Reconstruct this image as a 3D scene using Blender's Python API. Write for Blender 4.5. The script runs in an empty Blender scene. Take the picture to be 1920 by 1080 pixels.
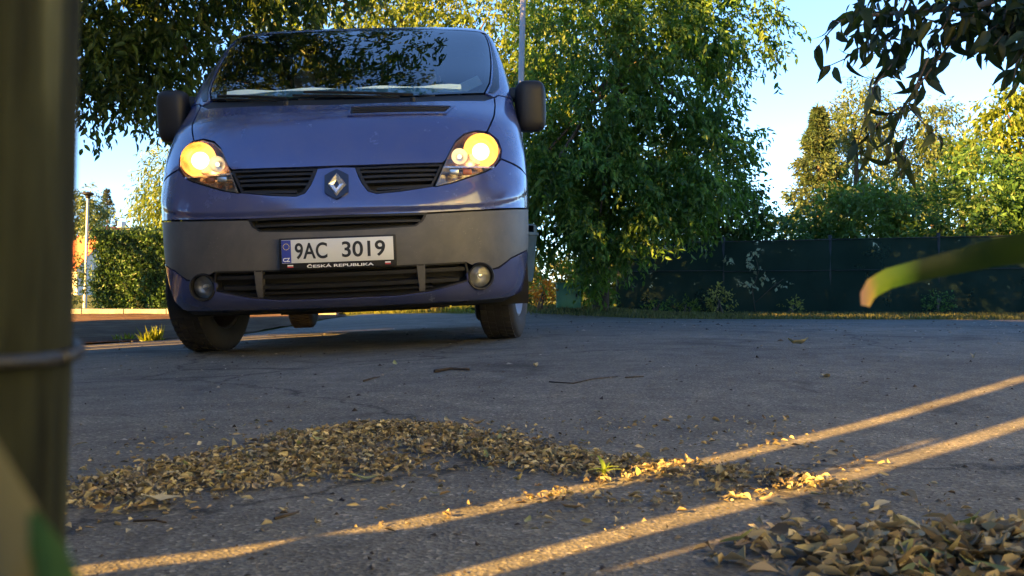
import bpy, bmesh, math, random
import numpy as np
from mathutils import Vector, Matrix, Quaternion
from mathutils.geometry import delaunay_2d_cdt

random.seed(7)
RNG = np.random.default_rng(11)
SC = bpy.context.scene
COL = SC.collection
R = math.radians

# ------------------------------------------------------------------ camera
cam_d = bpy.data.cameras.new('camera')
cam = bpy.data.objects.new('camera', cam_d)
COL.objects.link(cam)
CAM_H = 0.29
cam.location = (0, 0, CAM_H)
cam.rotation_euler = (R(90), 0, 0)
cam_d.sensor_width = 36
cam_d.lens = 36 * 1750 / 1920
cam_d.clip_start = 0.02
cam_d.clip_end = 2000
cam_d.dof.use_dof = True
cam_d.dof.focus_distance = 4.6
cam_d.dof.aperture_fstop = cam_d.lens / 1.9      # aperture of 1.9 mm
SC.camera = cam

# ------------------------------------------------------------------ sky and sun
SUN_EL = R(18)
LIGHT_DIR = Vector((0.731, 0.682, 0)).normalized()      # where the light travels to
world = bpy.data.worlds.new('World')
SC.world = world
world.use_nodes = True
wn = world.node_tree
wn.nodes.clear()
sky = wn.nodes.new('ShaderNodeTexSky')
sky.sky_type = 'NISHITA'
sky.sun_disc = False
sky.sun_elevation = SUN_EL
sky.sun_rotation = math.atan2(-LIGHT_DIR.x, -LIGHT_DIR.y)
sky.altitude = 2500
sky.air_density = 1.0
sky.dust_density = 0.1
sky.ozone_density = 4.2
bgn = wn.nodes.new('ShaderNodeBackground')
bgn.inputs['Strength'].default_value = 0.05
wo = wn.nodes.new('ShaderNodeOutputWorld')
wn.links.new(sky.outputs[0], bgn.inputs[0])
wn.links.new(bgn.outputs[0], wo.inputs[0])

sun_d = bpy.data.lights.new('sun', 'SUN')
sun_d.energy = 5.0
sun_d.angle = R(0.42)
sun_d.color = (1.0, 0.53, 0.115)
sun = bpy.data.objects.new('sun', sun_d)
COL.objects.link(sun)
ld = Vector((LIGHT_DIR.x * math.cos(SUN_EL), LIGHT_DIR.y * math.cos(SUN_EL), -math.sin(SUN_EL)))
sun.rotation_euler = ld.to_track_quat('-Z', 'Y').to_euler()
sun.location = (-10, -10, 12)

vs = SC.view_settings
vs.view_transform = 'Standard'
vs.look = 'None'
vs.exposure = 3.4
vs.gamma = 1
vs.use_curve_mapping = False
SC.cycles.max_bounces = 8
SC.cycles.transparent_max_bounces = 12
SC.cycles.sample_clamp_indirect = 6

# ------------------------------------------------------------------ helpers
def tag(o, label=None, cat=None, group=None, kind=None):
    if label: o['label'] = label
    if cat: o['category'] = cat
    if group: o['group'] = group
    if kind: o['kind'] = kind
    return o

def link(name, mesh, mat=None, parent=None):
    o = bpy.data.objects.new(name, mesh)
    COL.objects.link(o)
    if mat is not None and mesh is not None and not mesh.materials:
        mesh.materials.append(mat)
    if parent is not None:
        o.parent = parent
    return o

def empty(name, loc=(0, 0, 0), rot=(0, 0, 0)):
    o = bpy.data.objects.new(name, None)
    COL.objects.link(o)
    o.location = loc
    o.rotation_euler = rot
    o.empty_display_size = 0.1
    return o

def smooth(mesh, on=True):
    mesh.polygons.foreach_set('use_smooth', [on] * len(mesh.polygons))

class MB:
    """collects shapes; build() links them as ONE mesh object"""
    def __init__(self):
        self.v = []; self.f = []
    def add(self, vs, fs):
        n = len(self.v)
        self.v += [tuple(p) for p in vs]
        self.f += [tuple(i + n for i in q) for q in fs]
        return self
    def box(self, c, s, rot=None):
        hx, hy, hz = s[0] / 2, s[1] / 2, s[2] / 2
        P = [Vector((x, y, z)) for x in (-hx, hx) for y in (-hy, hy) for z in (-hz, hz)]
        if rot is not None: P = [rot @ p for p in P]
        P = [p + Vector(c) for p in P]
        return self.add(P, [(0, 1, 3, 2), (4, 6, 7, 5), (0, 4, 5, 1), (2, 3, 7, 6), (0, 2, 6, 4), (1, 5, 7, 3)])
    def bevbox(self, c, s, b, rot=None):
        hx, hy, hz = s[0] / 2, s[1] / 2, s[2] / 2
        bm = bmesh.new()
        bmesh.ops.create_cube(bm, size=1)
        for v in bm.verts: v.co = Vector((v.co.x * s[0], v.co.y * s[1], v.co.z * s[2]))
        bmesh.ops.bevel(bm, geom=bm.edges[:], offset=b, segments=2, affect='EDGES', profile=.5)
        bm.verts.index_update()
        P = [v.co.copy() for v in bm.verts]
        if rot is not None: P = [rot @ p for p in P]
        Fs = [[v.index for v in f.verts] for f in bm.faces]
        bm.free()
        return self.add([p + Vector(c) for p in P], Fs)
    def tube(self, pts, rad, n=8, cap=True):
        pts = [Vector(p) for p in pts]
        if not hasattr(rad, '__len__'): rad = [rad] * len(pts)
        V = []; Fs = []
        up = Vector((0, 0, 1)); prev = None
        for i, p in enumerate(pts):
            d = (pts[min(i + 1, len(pts) - 1)] - pts[max(i - 1, 0)])
            if d.length < 1e-9: d = Vector((0, 0, 1))
            d.normalize()
            if prev is None:
                a = d.cross(up if abs(d.z) < .9 else Vector((1, 0, 0))).normalized()
            else:
                a = (prev - d * prev.dot(d)).normalized()
            prev = a; b = d.cross(a)
            for k in range(n):
                t = 2 * math.pi * k / n
                V.append(p + (a * math.cos(t) + b * math.sin(t)) * rad[i])
        for i in range(len(pts) - 1):
            for k in range(n):
                k2 = (k + 1) % n
                Fs.append((i * n + k, i * n + k2, (i + 1) * n + k2, (i + 1) * n + k))
        if cap:
            Fs.append(tuple(range(n - 1, -1, -1)))
            Fs.append(tuple((len(pts) - 1) * n + k for k in range(n)))
        return self.add(V, Fs)
    def lathe(self, prof, n=32, M=None, close=False):
        """prof: list of (r, h) revolved about local z"""
        V = []; Fs = []
        for r, h in prof:
            for k in range(n):
                t = 2 * math.pi * k / n
                p = Vector((r * math.cos(t), r * math.sin(t), h))
                V.append(M @ p if M is not None else p)
        for i in range(len(prof) - 1):
            for k in range(n):
                k2 = (k + 1) % n
                Fs.append((i * n + k, i * n + k2, (i + 1) * n + k2, (i + 1) * n + k))
        if close:
            Fs.append(tuple(range(n - 1, -1, -1)))
            Fs.append(tuple((len(prof) - 1) * n + k for k in range(n)))
        return self.add(V, Fs)
    def superell(self, c, s, e1=.5, e2=.5, n=20, m=12, rot=None):
        V = []; Fs = []
        pw = lambda a, e: math.copysign(abs(a) ** e, a)
        for i in range(m + 1):
            ph = -math.pi / 2 + math.pi * i / m
            for k in range(n):
                t = 2 * math.pi * k / n
                p = Vector((s[0] * pw(math.cos(ph), e1) * pw(math.cos(t), e2),
                            s[1] * pw(math.cos(ph), e1) * pw(math.sin(t), e2), s[2] * pw(math.sin(ph), e1)))
                if rot is not None: p = rot @ p
                V.append(p + Vector(c))
        for i in range(m):
            for k in range(n):
                k2 = (k + 1) % n
                Fs.append((i * n + k, i * n + k2, (i + 1) * n + k2, (i + 1) * n + k))
        return self.add(V, Fs)
    def mesh(self, name, sm=False):
        me = bpy.data.meshes.new(name)
        me.from_pydata([tuple(p) for p in self.v], [], self.f)
        me.validate()
        if sm: smooth(me)
        return me
    def build(self, name, mat, parent=None, sm=False, auto=None):
        me = self.mesh(name, sm or auto is not None)
        if auto is not None:
            me.set_sharp_from_angle(angle=R(auto))
        return link(name, me, mat, parent)

def np_mesh(name, V, F, col=None):
    """V (n,3) float, F (m,3) int triangles, col (n,3) point colours"""
    me = bpy.data.meshes.new(name)
    V = np.ascontiguousarray(V, dtype=np.float32); F = np.ascontiguousarray(F, dtype=np.int32)
    me.vertices.add(len(V)); me.vertices.foreach_set('co', V.ravel())
    k = F.shape[1]
    me.loops.add(F.size); me.loops.foreach_set('vertex_index', F.ravel())
    me.polygons.add(len(F))
    me.polygons.foreach_set('loop_start', np.arange(0, F.size, k, dtype=np.int32))
    me.polygons.foreach_set('loop_total', np.full(len(F), k, dtype=np.int32))
    me.update(calc_edges=True)
    if col is not None:
        at = me.color_attributes.new('Col', 'FLOAT_COLOR', 'POINT')
        c4 = np.ones((len(V), 4), dtype=np.float32); c4[:, :3] = col
        at.data.foreach_set('color', c4.ravel())
    return me

# ------------------------------------------------------------------ materials
def nodes(name):
    m = bpy.data.materials.new(name); m.use_nodes = True
    nt = m.node_tree
    return m, nt, nt.nodes['Principled BSDF'], nt.nodes['Material Output']

def add_noise(nt, scale, detail=6, rough=.6, coord='Object', dist=0):
    tc = nt.nodes.new('ShaderNodeTexCoord')
    nz = nt.nodes.new('ShaderNodeTexNoise')
    nz.inputs['Scale'].default_value = scale
    nz.inputs['Detail'].default_value = detail
    nz.inputs['Roughness'].default_value = rough
    nz.inputs['Distortion'].default_value = dist
    nt.links.new(tc.outputs[coord], nz.inputs['Vector'])
    return nz

def ramp(nt, src, stops):
    r = nt.nodes.new('ShaderNodeValToRGB')
    while len(r.color_ramp.elements) < len(stops): r.color_ramp.elements.new(.5)
    for e, (p, c) in zip(r.color_ramp.elements, stops):
        e.position = p; e.color = (*c, 1)
    nt.links.new(src, r.inputs[0])
    return r

def bump(nt, src, bs, strength=.3, dist=.01):
    b = nt.nodes.new('ShaderNodeBump')
    b.inputs['Strength'].default_value = strength
    b.inputs['Distance'].default_value = dist
    nt.links.new(src, b.inputs['Height'])
    nt.links.new(b.outputs[0], bs.inputs['Normal'])
    return b

def M_plain(name, col, rough=.5, metal=0, var=.25, scale=8, bmp=0, coat=0, spec=None):
    m, nt, bs, out = nodes(name)
    nz = add_noise(nt, scale)
    a = tuple(c * (1 - var) for c in col); b = tuple(min(1, c * (1 + var)) for c in col)
    rp = ramp(nt, nz.outputs['Fac'], [(.3, a), (.7, b)])
    nt.links.new(rp.outputs[0], bs.inputs['Base Color'])
    bs.inputs['Roughness'].default_value = rough
    bs.inputs['Metallic'].default_value = metal
    bs.inputs['Coat Weight'].default_value = coat
    bs.inputs['Coat Roughness'].default_value = .06
    if spec is not None: bs.inputs['Specular IOR Level'].default_value = spec
    if bmp:
        n2 = add_noise(nt, scale * 30, 3)
        bump(nt, n2.outputs['Fac'], bs, bmp, .002)
    return m

def M_emit(name, col, strength):
    m, nt, bs, out = nodes(name)
    bs.inputs['Base Color'].default_value = (*col, 1)
    bs.inputs['Emission Color'].default_value = (*col, 1)
    bs.inputs['Emission Strength'].default_value = strength
    return m

def M_glass(name, tint, ior=1.5, rough=0.0, boost=1.6):
    """thin pane: tinted see-through plus a fresnel mirror"""
    m, nt, bs, out = nodes(name)
    nt.nodes.remove(bs)
    tr = nt.nodes.new('ShaderNodeBsdfTransparent'); tr.inputs[0].default_value = (*tint, 1)
    gl = nt.nodes.new('ShaderNodeBsdfGlossy'); gl.inputs['Roughness'].default_value = rough
    fr = nt.nodes.new('ShaderNodeFresnel'); fr.inputs[0].default_value = ior
    mu = nt.nodes.new('ShaderNodeMath'); mu.operation = 'MULTIPLY'; mu.inputs[1].default_value = boost; mu.use_clamp = True
    mx = nt.nodes.new('ShaderNodeMixShader')
    nt.links.new(fr.outputs[0], mu.inputs[0]); nt.links.new(mu.outputs[0], mx.inputs[0])
    nt.links.new(tr.outputs[0], mx.inputs[1]); nt.links.new(gl.outputs[0], mx.inputs[2])
    nt.links.new(mx.outputs[0], out.inputs[0])
    return m

def M_leaf(name, trans=.4, rough=.45, fallback=None):
    """foliage: colour from the leaf's own attribute (or a fixed one), part of the light passes through"""
    m, nt, bs, out = nodes(name)
    if fallback is None:
        at = nt.nodes.new('ShaderNodeAttribute'); at.attribute_name = 'Col'
        csock = at.outputs['Color']
    else:
        oi = nt.nodes.new('ShaderNodeObjectInfo')
        rp = ramp(nt, oi.outputs['Random'], [(i / (len(fallback) - 1), c) for i, c in enumerate(fallback)])
        csock = rp.outputs[0]
    nt.links.new(csock, bs.inputs['Base Color'])
    bs.inputs['Roughness'].default_value = rough
    bs.inputs['Specular IOR Level'].default_value = .35
    tl = nt.nodes.new('ShaderNodeBsdfTranslucent')
    hs = nt.nodes.new('ShaderNodeHueSaturation')
    hs.inputs['Hue'].default_value = .485; hs.inputs['Saturation'].default_value = 1.15; hs.inputs['Value'].default_value = 1.7
    nt.links.new(csock, hs.inputs['Color']); nt.links.new(hs.outputs[0], tl.inputs[0])
    mx = nt.nodes.new('ShaderNodeMixShader'); mx.inputs[0].default_value = trans
    nt.links.new(bs.outputs[0], mx.inputs[1]); nt.links.new(tl.outputs[0], mx.inputs[2])
    nt.links.new(mx.outputs[0], out.inputs[0])
    return m

def M_asphalt():
    m, nt, bs, out = nodes('asphalt')
    big = add_noise(nt, .55, 7, .62, dist=.6)
    mid = add_noise(nt, 7, 6, .7)
    fine = add_noise(nt, 230, 3, .7)
    stain = add_noise(nt, 1.7, 5, .6, dist=1.2)
    tc = nt.nodes.new('ShaderNodeTexCoord')
    vo = nt.nodes.new('ShaderNodeTexVoronoi'); vo.inputs['Scale'].default_value = 190
    nt.links.new(tc.outputs['Object'], vo.inputs['Vector'])
    # cracks: thin edges of big distorted cells
    wob = add_noise(nt, 3.0, 6, .7)
    vm = nt.nodes.new('ShaderNodeVectorMath'); vm.operation = 'MULTIPLY_ADD'; vm.inputs[1].default_value = (.35, .35, .0)
    nt.links.new(wob.outputs['Color'], vm.inputs[0]); nt.links.new(tc.outputs['Object'], vm.inputs[2])
    ck = nt.nodes.new('ShaderNodeTexVoronoi'); ck.feature = 'DISTANCE_TO_EDGE'; ck.inputs['Scale'].default_value = .42
    nt.links.new(vm.outputs[0], ck.inputs['Vector'])
    r0 = ramp(nt, ck.outputs['Distance'], [(.0, (.30, .30, .30)), (.0035, (.8, .8, .8)), (.007, (1, 1, 1))])
    r1 = ramp(nt, big.outputs['Fac'], [(.3, (.086, .083, .072)), (.5, (.122, .119, .104)), (.72, (.164, .159, .140))])
    r2 = ramp(nt, mid.outputs['Fac'], [(.3, (.68, .68, .68)), (.7, (1.22, 1.22, 1.22))])
    r3 = ramp(nt, vo.outputs['Color'], [(.0, (.5, .5, .5)), (.78, (1.1, 1.1, 1.1)), (1., (2.3, 2.2, 2.1))])
    r4 = ramp(nt, stain.outputs['Fac'], [(.30, (.50, .49, .48)), (.42, (.95, .95, .95)), (.62, (1.04, 1.03, 1.0)), (.74, (1.36, 1.32, 1.25))])
    def mul(a, b):
        x = nt.nodes.new('ShaderNodeMix'); x.data_type = 'RGBA'; x.blend_type = 'MULTIPLY'; x.inputs['Factor'].default_value = 1
        nt.links.new(a, x.inputs[6]); nt.links.new(b, x.inputs[7]); return x.outputs[2]
    c = mul(mul(mul(mul(r1.outputs[0], r2.outputs[0]), r3.outputs[0]), r4.outputs[0]), r0.outputs[0])
    nt.links.new(c, bs.inputs['Base Color'])
    bs.inputs['Roughness'].default_value = .85
    bs.inputs['Specular IOR Level'].default_value = .2
    ad = nt.nodes.new('ShaderNodeMath'); ad.operation = 'ADD'
    nt.links.new(vo.outputs['Distance'], ad.inputs[0]); nt.links.new(fine.outputs['Fac'], ad.inputs[1])
    bump(nt, ad.outputs[0], bs, .5, .003)
    return m

def M_ground(name, stops, scale=1.2, bs_strength=.6, dist=.03):
    m, nt, bs, out = nodes(name)
    a = add_noise(nt, scale, 8, .65)
    rp = ramp(nt, a.outputs['Fac'], stops)
    nt.links.new(rp.outputs[0], bs.inputs['Base Color'])
    bs.inputs['Roughness'].default_value = .95
    bs.inputs['Specular IOR Level'].default_value = .05
    f = add_noise(nt, scale * 25, 4, .7)
    bump(nt, f.outputs['Fac'], bs, bs_strength, dist)
    return m

def dusty(nt, bs, clean, dust=(.20, .18, .15), amount=.35, specks=True):
    """road dust: cloudy film, denser low down where the wheels throw it, and small dried splashes"""
    cl = add_noise(nt, 3.2, 9, .72, dist=.5)
    tc = nt.nodes.new('ShaderNodeTexCoord'); sp = nt.nodes.new('ShaderNodeSeparateXYZ'); nt.links.new(tc.outputs['Object'], sp.inputs[0])
    mr = nt.nodes.new('ShaderNodeMapRange'); mr.inputs[1].default_value = 1.2; mr.inputs[2].default_value = .2; mr.inputs[3].default_value = .35; mr.inputs[4].default_value = 1.0
    nt.links.new(sp.outputs['Z'], mr.inputs[0])
    rc = ramp(nt, cl.outputs['Fac'], [(.38, (0, 0, 0)), (.75, (amount, amount, amount))])
    mu = nt.nodes.new('ShaderNodeMath'); mu.operation = 'MULTIPLY'; nt.links.new(rc.outputs[0], mu.inputs[0]); nt.links.new(mr.outputs[0], mu.inputs[1])
    fac = mu.outputs[0]
    if specks:
        vo = nt.nodes.new('ShaderNodeTexVoronoi'); vo.inputs['Scale'].default_value = 55
        nt.links.new(tc.outputs['Object'], vo.inputs['Vector'])
        rs = ramp(nt, vo.outputs['Distance'], [(.10, (.55, .55, .55)), (.16, (0, 0, 0))])
        n3 = add_noise(nt, 6, 3); r3 = ramp(nt, n3.outputs['Fac'], [(.52, (0, 0, 0)), (.62, (1, 1, 1))])
        m2 = nt.nodes.new('ShaderNodeMath'); m2.operation = 'MULTIPLY'; nt.links.new(rs.outputs[0], m2.inputs[0]); nt.links.new(r3.outputs[0], m2.inputs[1])
        m3 = nt.nodes.new('ShaderNodeMath'); m3.operation = 'MAXIMUM'; nt.links.new(fac, m3.inputs[0]); nt.links.new(m2.outputs[0], m3.inputs[1])
        fac = m3.outputs[0]
    mx = nt.nodes.new('ShaderNodeMix'); mx.data_type = 'RGBA'; nt.links.new(fac, mx.inputs['Factor'])
    nt.links.new(clean, mx.inputs[6]); mx.inputs[7].default_value = (*dust, 1)
    nt.links.new(mx.outputs[2], bs.inputs['Base Color'])
    return fac

def M_paint():
    m, nt, bs, out = nodes('blue_metallic_paint')
    nz = add_noise(nt, 900, 2)
    rp = ramp(nt, nz.outputs['Fac'], [(.35, (.040, .056, .170)), (.65, (.062, .082, .225))])
    fac = dusty(nt, bs, rp.outputs[0], amount=.28)
    dirt = add_noise(nt, 5, 8, .7)
    rd = ramp(nt, dirt.outputs['Fac'], [(.45, (.16, .16, .16)), (.75, (.36, .36, .36))])
    nt.links.new(rd.outputs[0], bs.inputs['Roughness'])
    bs.inputs['Metallic'].default_value = .3
    iv = nt.nodes.new('ShaderNodeMath'); iv.operation = 'MULTIPLY_ADD'; iv.inputs[1].default_value = -1.2; iv.inputs[2].default_value = .9; iv.use_clamp = True
    nt.links.new(fac, iv.inputs[0]); nt.links.new(iv.outputs[0], bs.inputs['Coat Weight'])
    bs.inputs['Coat Roughness'].default_value = .045
    return m

def M_bumper():
    m, nt, bs, out = nodes('grey_bumper_plastic')
    nz = add_noise(nt, 4, 6)
    rp = ramp(nt, nz.outputs['Fac'], [(.3, (.050, .049, .051)), (.7, (.070, .068, .070))])
    dusty(nt, bs, rp.outputs[0], amount=.45)
    bs.inputs['Roughness'].default_value = .52
    g = add_noise(nt, 420, 2); bump(nt, g.outputs['Fac'], bs, .25, .001)
    return m

PAINT = M_paint()
GREYPL = M_bumper()
BLKPL = M_plain('black_plastic', (.012, .012, .013), .5, var=.2, bmp=.1, spec=.3)
BLKGLOSS = M_plain('black_gloss_trim', (.008, .008, .009), .18, var=.1)
DARK = M_plain('dark_void', (.006, .006, .006), .9, var=.1)
RUBBER = M_plain('tyre_rubber', (.016, .015, .015), .8, var=.3, scale=12, bmp=.3)
STEEL = M_plain('wheel_silver', (.30, .30, .31), .38, metal=.8, var=.15)
CHROME = M_plain('chrome', (.80, .80, .82), .16, metal=.75, var=.05)
REFL = M_plain('lamp_reflector', (.6, .58, .54), .30, metal=1, var=.1, scale=30)
SCREEN = M_glass('windscreen_glass', (.62, .70, .68), 1.5, 0, 2.0)
SIDEGL = M_glass('side_glass', (.55, .62, .60), 1.5, 0, 1.5)
LENS = M_glass('lamp_lens', (.93, .93, .93), 1.45, .02, 1.2)
BEAM = M_emit('lit_lamp', (1.0, .60, .22), .9)
FOGR = M_plain('fog_reflector', (.38, .38, .37), .38, metal=.9, var=.2, scale=60)
BOWL = M_plain('glow_amber_bowl', (.46, .26, .10), .25, metal=1, var=.2, scale=40)  # amber beam glow painted into the reflector colour
BEAM2 = M_emit('lit_side_lamp', (1.0, .70, .35), .35)
AMBER = M_plain('amber_lens', (.6, .16, .01), .3, var=.1)
PLATEW = M_plain('plate_white', (.60, .60, .58), .35, var=.05)
EUBLUE = M_plain('plate_blue', (.02, .04, .30), .35, var=.05)
PRINTB = M_plain('print_black', (.008, .008, .008), .5, var=0)
PRINTW = M_plain('print_white', (.75, .75, .75), .5, var=0)
PRINTR = M_plain('print_red', (.5, .03, .03), .5, var=0)
GOLD = M_plain('print_yellow', (.8, .6, .05), .5, var=0)
CABIN = M_plain('cabin_grey', (.022, .022, .024), .8, var=.2)
CARD = M_plain('pale_card', (.52, .64, .58), .7, var=.08)
PAPER = M_plain('paper', (.55, .60, .56), .7, var=.05)
BARK = M_plain('bark', (.075, .055, .040), .9, var=.5, scale=14, bmp=.8)
BARKR = M_plain('reddish_bark', (.16, .085, .06), .9, var=.4, scale=14, bmp=.8)
LEAF = M_leaf('foliage', .48)
LEAFD = M_leaf('thick_foliage', .22)
DRY = M_leaf('dead_leaf', .15, .8)
METALG = M_plain('galvanised_steel', (.30, .31, .32), .5, metal=.4, var=.12, scale=4)
POSTG = M_plain('fence_post_green', (.006, .010, .009), .6, var=.2)
WOOD = M_plain('pale_bounce_board', (.30, .26, .21), .85, var=.45, scale=5, bmp=.5)  # boards of the added wall, kept pale to bounce light
def M_post():
    m, nt, bs, out = nodes('streaked_post_wood')
    tc = nt.nodes.new('ShaderNodeTexCoord'); mp = nt.nodes.new('ShaderNodeMapping'); mp.inputs['Scale'].default_value = (60, 60, 5)
    nz = nt.nodes.new('ShaderNodeTexNoise'); nz.inputs['Scale'].default_value = 1; nz.inputs['Detail'].default_value = 6; nz.inputs['Roughness'].default_value = .65
    nt.links.new(tc.outputs['Object'], mp.inputs[0]); nt.links.new(mp.outputs[0], nz.inputs['Vector'])
    rp = ramp(nt, nz.outputs['Fac'], [(.34, (.004, .005, .004)), (.5, (.016, .019, .013)), (.62, (.045, .052, .038)), (.74, (.10, .105, .085))])  # grey-green streaks running up the post
    nt.links.new(rp.outputs[0], bs.inputs['Base Color']); bs.inputs['Roughness'].default_value = .9; bs.inputs['Specular IOR Level'].default_value = .08
    bump(nt, nz.outputs['Fac'], bs, .8, .004)
    return m
WOODD = M_post()
BINM = M_plain('bin_plastic', (.11, .135, .125), .6, var=.15)
GRBOX = M_plain('green_cabinet', (.045, .19, .12), .55, var=.15)
ASPH = M_asphalt()
KERB = M_plain('kerb_concrete', (.17, .165, .155), .9, var=.25, scale=6, bmp=.4)
# ------------------------------------------------------------------ the lie of the land
def sstep(a, b, x):
    t = min(max((x - a) / (b - a), 0), 1)
    return t * t * (3 - 2 * t)

def gz(x, y):
    """ground height: the road dips to the left where the van stands and falls away gently behind"""
    cx = min(max(x, -3.4), .55)
    side = .0407 * (cx + .85) - .025
    w = sstep(1.6, 3.6, y) * (1 - .6 * sstep(9, 16, y))
    drop = 0
    if y > 5.6: drop = -.16 * sstep(5.0, 13.5, y)
    if y > 13: drop -= .05 * sstep(13, 26, y)
    bank = .13 * math.exp(-((x - .8) / 1.3) ** 2) * sstep(12.7, 14, y) * (1 - sstep(15, 18, y))
    return w * side + drop + bank

def pip(poly, x, y):
    c = False; n = len(poly); j = n - 1
    for i in range(n):
        xi, yi = poly[i]; xj, yj = poly[j]
        if (yi > y) != (yj > y) and x < (xj - xi) * (y - yi) / (yj - yi) + xi: c = not c
        j = i
    return c

def subdiv(loop, step):
    out = []
    n = len(loop)
    for i in range(n):
        a = loop[i]; b = loop[(i + 1) % n]
        L = math.hypot(b[0] - a[0], b[1] - a[1])
        k = max(1, int(math.ceil(L / step)))
        for q in range(k):
            out.append((a[0] + (b[0] - a[0]) * q / k, a[1] + (b[1] - a[1]) * q / k))
    return out

def cdt_fill(loops, grid, step, tol=None):
    """triangulates the even-odd inside of the loops with the given interior points"""
    pts = []; edges = []; segs = []
    for lp in loops:
        lp = subdiv(lp, step); n0 = len(pts)
        pts += lp
        edges += [(n0 + i, n0 + (i + 1) % len(lp)) for i in range(len(lp))]
        segs.append(lp)
    tol = tol or step * .45
    B = np.array(pts)
    for g in grid:
        ins = False
        for lp in loops:
            if pip(lp, g[0], g[1]): ins = not ins
        if not ins: continue
        if (np.hypot(B[:, 0] - g[0], B[:, 1] - g[1])).min() < tol: continue
        pts.append(g)
    r = delaunay_2d_cdt([Vector(p) for p in pts], edges, [], 0, 1e-7)
    V = [tuple(v) for v in r[0]]
    F = []
    for f in r[2]:
        cx = sum(V[i][0] for i in f) / len(f); cy = sum(V[i][1] for i in f) / len(f)
        ins = False
        for lp in loops:
            if pip(lp, cx, cy): ins = not ins
        if ins: F.append(tuple(f))
    return V, F, segs

def sheet(name, poly, step, mat, lift, kind='structure', rough=0):
    xs = [p[0] for p in poly]; ys = [p[1] for p in poly]
    grid = []
    x = min(xs)
    while x < max(xs):
        y = min(ys)
        while y < max(ys):
            grid.append((x + random.uniform(-.1, .1) * step, y + random.uniform(-.1, .1) * step)); y += step
        x += step
    V, F, _ = cdt_fill([poly], grid, step)
    me = bpy.data.meshes.new(name)
    me.from_pydata([(a, b, gz(a, b) + lift + random.uniform(-rough, rough)) for a, b in V], [], F)
    smooth(me)
    o = link(name, me, mat)
    tag(o, kind=kind)
    return o

# ground: one sheet to the horizon
def build_ground():
    xs = np.unique(np.concatenate([np.arange(-30, 30.1, .5), [-900, -500, -250, -120, -70, -45, 45, 70, 120, 250, 500, 900]]))
    ys = np.unique(np.concatenate([np.arange(-20, 40.1, .5), [-400, -150, -60, -35, 55, 80, 120, 250, 500, 900, 1500]]))
    V = np.array([(x, y, gz(x, y) - .012) for y in ys for x in xs])
    nx = len(xs)
    F = [(j * nx + i, j * nx + i + 1, (j + 1) * nx + i + 1, (j + 1) * nx + i) for j in range(len(ys) - 1) for i in range(nx - 1)]
    me = np_mesh('ground', V, np.array(F))
    smooth(me)
    g = link('ground', me, M_ground('lawn_soil', [(.3, (.045, .055, .018)), (.5, (.075, .095, .025)), (.7, (.12, .12, .045))], .8))
    tag(g, kind='structure')
build_ground()

ROAD = [(-14, -7), (16, -7), (16, 11.6), (9, 12.0), (5, 12.5), (2, 12.9), (0.4, 13.4), (-.5, 15), (-1.4, 18), (-2.9, 18.2),
        (-3.0, 12), (-2.8, 9.0), (-3.4, 7.0), (-4.6, 6.2), (-8, 5.6), (-14, 5.2)]
sheet('road', ROAD, .35, ASPH, 0.0)
DIRT = [(-3.4, 7.1), (-2.9, 9.1), (-3.1, 12), (-3.0, 17.6), (-6, 18.6), (-11.5, 19.5), (-13.5, 19), (-13, 6), (-8, 5.75), (-4.6, 6.35)]
sheet('dirt_patch', DIRT, .45, M_ground('leafy_soil', [(.3, (.050, .030, .018)), (.5, (.10, .062, .036)), (.68, (.17, .115, .065))], 2.2, .9, .04), .006, rough=.012)
PATH = [(-14.5, 19.1), (-11.5, 19.6), (-6, 18.7), (-3.4, 18.3), (-3.4, 20.2), (-7, 20.9), (-14.5, 21.8)]
sheet('pavement', PATH, .6, KERB, .03)

# kerb stones along the pavement edge
kerb_me = MB().bevbox((0, 0, 0), (.97, .12, .16), .012).mesh('kerb_stone')
kerb_me.materials.append(KERB)
kerb_root = tag(empty('kerb', (-8, 19.2, 0)), kind='structure')
kp = [(-14.4, 19.0), (-11.5, 19.5), (-6, 18.6), (-3.4, 18.2)]
for (x0, y0), (x1, y1) in zip(kp, kp[1:]):
    L = math.hypot(x1 - x0, y1 - y0); n = max(1, round(L / 1.0))
    for i in range(n):
        t = (i + .5) / n; x = x0 + (x1 - x0) * t; y = y0 + (y1 - y0) * t
        k = link('kerb_stone', kerb_me, None, kerb_root)
        k.location = Vector((x, y, gz(x, y) + .02)) - kerb_root.location
        k.rotation_euler = (0, 0, math.atan2(y1 - y0, x1 - x0) + random.uniform(-.01, .01))
        k.scale = (L / n * .99 / .97, 1, 1)
# ------------------------------------------------------------------ the van
VAN_ROLL, VAN_YAW = R(2.33), R(3.42)
van = empty('van', (-.80, 4.40, 0), (0, -VAN_ROLL, VAN_YAW))
tag(van, 'blue van with grey bumper and lit headlights standing on the asphalt', 'van')
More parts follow.
